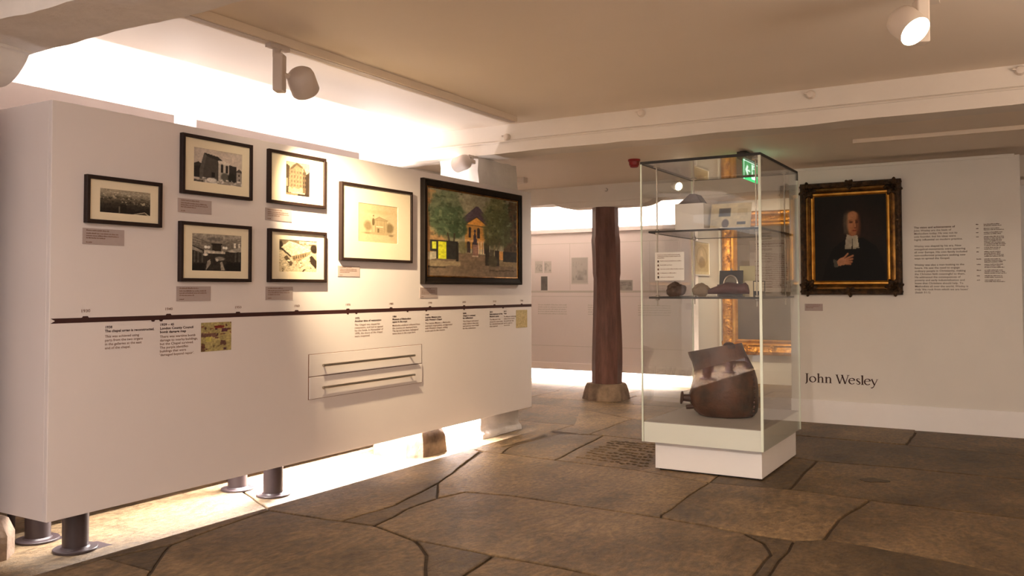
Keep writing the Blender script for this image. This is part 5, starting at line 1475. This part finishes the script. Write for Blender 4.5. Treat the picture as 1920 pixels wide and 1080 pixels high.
# ---------------------------------------------------------------- exit sign, alarm, lamps, tracks
sgx = -2.33
sy0 = on(1393, 300, 0, sgx)[1]; sy1 = on(1419, 312, 0, sgx)[1]; sz1 = on(1393, 300, 0, sgx)[2]; sz0 = on(1393, 334, 0, sgx)[2]
t = thing('exit_sign', 'green lit exit sign hanging from a black box on the ceiling behind the glass case', 'sign', (sgx, (sy0+sy1)/2, CZ2))
bx = adopt(MB().box(sgx-0.04, sgx+0.045, sy0-0.07, sy1+0.06, 2.672, 2.738).build('housing', M_BLACK, None, bevel=0.003), t)
MB().lathe((sgx+0.045, sy0-0.02, 2.70), (1, 0, 0), [(0, 0.008), (0.003, 0.006)], 10).build('indicator_lamp', M_WHITEGLOW, bx)
adopt(MB().box(sgx-0.03, sgx+0.03, sy0, sy1, 2.738, 2.752).build('mount', M_BLACK, None), t)
pl = adopt(MB().box(sgx-0.006, sgx+0.006, sy0, sy1, sz0, 2.671).build('plate', M_GREEN, None), t)
sw, shh = sy1-sy0, sz1-sz0
sy = MB()
def sq(pts): sy.add([(sgx+0.0068, sy0+sw*p[0], sz0+(2.671-sz0)*p[1]) for p in pts], [tuple(range(len(pts)))])
sq([(0.10, 0.50), (0.26, 0.78), (0.34, 0.70), (0.26, 0.56), (0.26, 0.44), (0.34, 0.30), (0.26, 0.22)]); sq([(0.24, 0.45), (0.46, 0.45), (0.46, 0.55), (0.24, 0.55)])
sq([(0.56, 0.12), (0.90, 0.12), (0.90, 0.90), (0.56, 0.90)])
sy.add([(sgx+0.007, sy0+sw*a_, sz0+(2.671-sz0)*b_) for a_, b_ in ((0, 0.955), (1, 0.955), (1, 1), (0, 1))], [(0, 1, 2, 3)])
sy.add([(sgx+0.007, sy0+sw*a_, sz0+(2.671-sz0)*b_) for a_, b_ in ((0, 0), (0.035, 0), (0.035, 1), (0, 1))], [(0, 1, 2, 3)])
sy.build('symbols', M_WHITEGLOW, pl, fix=False)
rm = MB()
def sr(pts): rm.add([(sgx+0.0076, sy0+sw*p[0], sz0+(2.671-sz0)*p[1]) for p in pts], [tuple(range(len(pts)))])
sr([(0.70, 0.74), (0.74, 0.70), (0.78, 0.74), (0.78, 0.82), (0.74, 0.85), (0.70, 0.82)]); sr([(0.64, 0.66), (0.80, 0.68), (0.76, 0.44), (0.66, 0.46)]); sr([(0.62, 0.18), (0.68, 0.18), (0.74, 0.46), (0.66, 0.48)]); sr([(0.72, 0.46), (0.78, 0.44), (0.86, 0.22), (0.80, 0.20)]); sr([(0.58, 0.56), (0.66, 0.66), (0.68, 0.60), (0.62, 0.50)]); sr([(0.78, 0.66), (0.88, 0.56), (0.86, 0.52), (0.77, 0.60)])
rm.build('running_figure', M_GREEN, pl, fix=False)

a = on(1189, 299, 2, CZ2)
t = thing('fire_alarm', 'small red fire alarm sounder on the ceiling left of the glass case', 'alarm', (a[0], a[1], CZ2))
MB().lathe((0, 0, -0.022), (0, 0, 1), [(0, 0.060), (0.004, 0.064), (0.026, 0.064)], 24).build('mounting_base', M_RED, t, smooth=True)
MB().lathe((0, 0, -0.085), (0, 0, 1), [(0, 0.030), (0.006, 0.042), (0.020, 0.046), (0.024, 0.052), (0.050, 0.054), (0.062, 0.056)], 24).build('sounder', M_RED, t, smooth=True)

trk = thing('lighting_track', 'taupe lighting track on the ceiling running along the display panel', 'track', (-3.825, 4.0, CZ1))
adopt(MB().box(-3.868, -3.785, -2.4, 6.50, 2.872, 2.9235).build('channel', M_TRACK, None, bevel=0.003), trk)
adopt(MB().box(-3.850, -3.803, -2.39, 6.49, 2.868, 2.8715).build('slot', M_GREYMETAL, None), trk)
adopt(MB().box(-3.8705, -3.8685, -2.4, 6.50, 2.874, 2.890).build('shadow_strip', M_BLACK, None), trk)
a = on(1722, 0, 2, CZ1); t2x = -0.36
trk2 = thing('lighting_track', 'second lighting track above the upper edge of the picture, holding the lit spotlight', 'track', (t2x, 3.0, CZ1))
adopt(MB().box(t2x-0.04, t2x+0.04, -2.4, 4.85, 2.872, 2.9235).build('channel', M_TRACK, None, bevel=0.003), trk2)


def spotlight(label, base, zc, box_c, head_c, axis, lens, boxrot=0.0, parts_mat=None, r=0.086, L=0.15, box=True):
    """track spotlight: adapter in the track, upright gear box, round-backed head on a swivel"""
    pm_ = parts_mat or M_GREYMETAL
    t = thing('track_spotlight', label, 'spotlight', base)
    bx = MB().box(-0.030, 0.030, -0.045, 0.045, -0.113 if box else -0.02, 0.113 if box else 0.02)
    c, s = math.cos(boxrot), math.sin(boxrot)
    bx.v = [(box_c[0]+p[0]*c-p[1]*s, box_c[1]+p[0]*s+p[1]*c, box_c[2]+p[2]) for p in bx.v]
    adopt(bx.build('gear_box', pm_, None, bevel=0.008), t)
    ad = MB().tube((base[0], base[1], box_c[2]+(0.10 if box else 0)), (base[0], base[1], zc), 0.024, n=14); ad.box(base[0]-0.022, base[0]+0.022, base[1]-0.07, base[1]+0.09, zc-0.022, zc-0.0006)
    adopt(ad.build('track_adapter', pm_, None, smooth=False), t)
    a = Vector(axis).normalized(); h = Vector(head_c)
    hd = adopt(MB().lathe(h-a*L*0.55, a, [(0, r*0.45), (0.008, r*0.72), (0.026, r*0.93), (0.05, r), (L, r), (L+0.004, r*0.97), (L-0.012, r*0.90)], 32).build('head', pm_, None, smooth=True), t)
    MB().lathe(h+a*(L*0.45-0.014), a, [(0, r*0.89), (0.008, r*0.89), (0.010, r*0.8)], 32).build('lens', M_LENS if lens else M_WHITEMETAL, hd)
    adopt(MB().tube(box_c, h, 0.016, n=12).build('swivel', pm_, None, smooth=True), t)
    return t


b1 = on(524, 137, 0, -3.80); h1 = on(567, 154, 0, -3.76)
spotlight('grey track spotlight seen from behind, aimed along the display panel', (-3.825, b1[1]-0.0, CZ1), 2.8672, tuple(b1), tuple(h1), AX1, True, 0.5)
b2 = on(1727, 41, 1, 4.76); ax2 = Vector((0.576, -0.43, -0.70)).normalized(); h2 = Vector(on(1715, 58, 1, 4.60))-ax2*0.065
spotlight('white track spotlight with a glowing lens near the upper right corner', (t2x, b2[1], CZ1), 2.872, tuple(b2), tuple(h2), ax2, True, 0.4, M_WHITEMETAL, 0.078, 0.15)
h3 = on(866, 306, 1, 6.66)
spotlight('grey track spotlight aimed left in front of the stone pier', (h3[0]+0.05, 6.74, 2.70), 2.66, (h3[0]+0.05, 6.735, 2.60), tuple(h3), (-1.0, 0.25, -0.16), True, 0.1, None, 0.072, 0.16, box=False)

# surface conduit on the far ceiling bay, small fittings on the middle beam
r0 = on(1600, 266, 2, CZ2-0.015); r1 = on(1918, 237, 2, CZ2-0.015)
t = tag(MB().box(r0[0], 3.5, r0[1]-0.035, r0[1]+0.035, CZ2-0.034, CZ2+0.004).build('ceiling_rail', M_TRACK, None, bevel=0.003), 'flat pale rail fixed to the ceiling in front of the portrait wall', 'rail')
for k, (px, py, lb) in enumerate(((950, 257, 'first small white fitting on the middle beam, just right of the stone pier'), (1202, 212, 'second small white fitting on the middle beam, above the red alarm'), (1520, 177, 'third small white fitting on the middle beam, right of the glass case'), (1913, 132, 'fourth small white fitting on the middle beam, at the right picture edge'))):
    a = on(px, py, 1, 6.745)
    t = thing('beam_fitting', lb, 'fitting', (a[0], 6.75, a[2]), group='white fittings on the middle beam')
    MB().lathe((0, 0.02, 0), (0, -1, 0), [(0, 0.034), (0.030, 0.032), (0.046, 0.024), (0.050, 0.010)], 18).build('cover', M_WHITEMETAL, t, smooth=True)
    MB().tube((0, -0.01, 0), (-0.045, -0.02, 0.012), 0.010, 0.007, n=10).build('cable_stub', M_WHITEMETAL, t, smooth=True)
a = on(979, 338, 2, CZ2-0.03)
t = thing('junction_box', 'small white box on the ceiling right of the stone pier', 'fitting', (a[0], a[1], CZ2))
MB().box(-0.05, 0.05, -0.05, 0.05, -0.06, 0.004).build('box', M_WHITEMETAL, t, bevel=0.004)
MB().box(-0.042, 0.042, -0.042, 0.042, -0.066, -0.0605).build('lid', M_WHITEMETAL, t, bevel=0.002)
a = on(1137, 356, 1, 10.07)
t = thing('beam_hook', 'tiny hook on the far beam above the oak post', 'hook', (a[0], 10.075, a[2]))
hk = MB()
prev = None
for k in range(8):
    an = PI*0.5-k/7*PI*1.3; p = (0.02*math.cos(an), -0.015, 0.02*math.sin(an))
    if prev: hk.tube(prev, p, 0.004, n=6)
    prev = p
hk.tube((0, 0.02, 0.02), (0, -0.015, 0.02), 0.004, n=6)
hk.build('hook', M_STEEL, t)

# spotlight of the far bay, glimpsed through the case
t = spotlight('lit warm track spotlight hanging before the far beam, seen through the glass case', (-3.31, 9.25, CZ2), 2.752, (-3.31, 9.25, 2.63), (-3.31, 9.20, 2.56), (1.0, -0.75, -0.35), True, 0.3, M_WHITEMETAL, 0.046, 0.12, box=False)
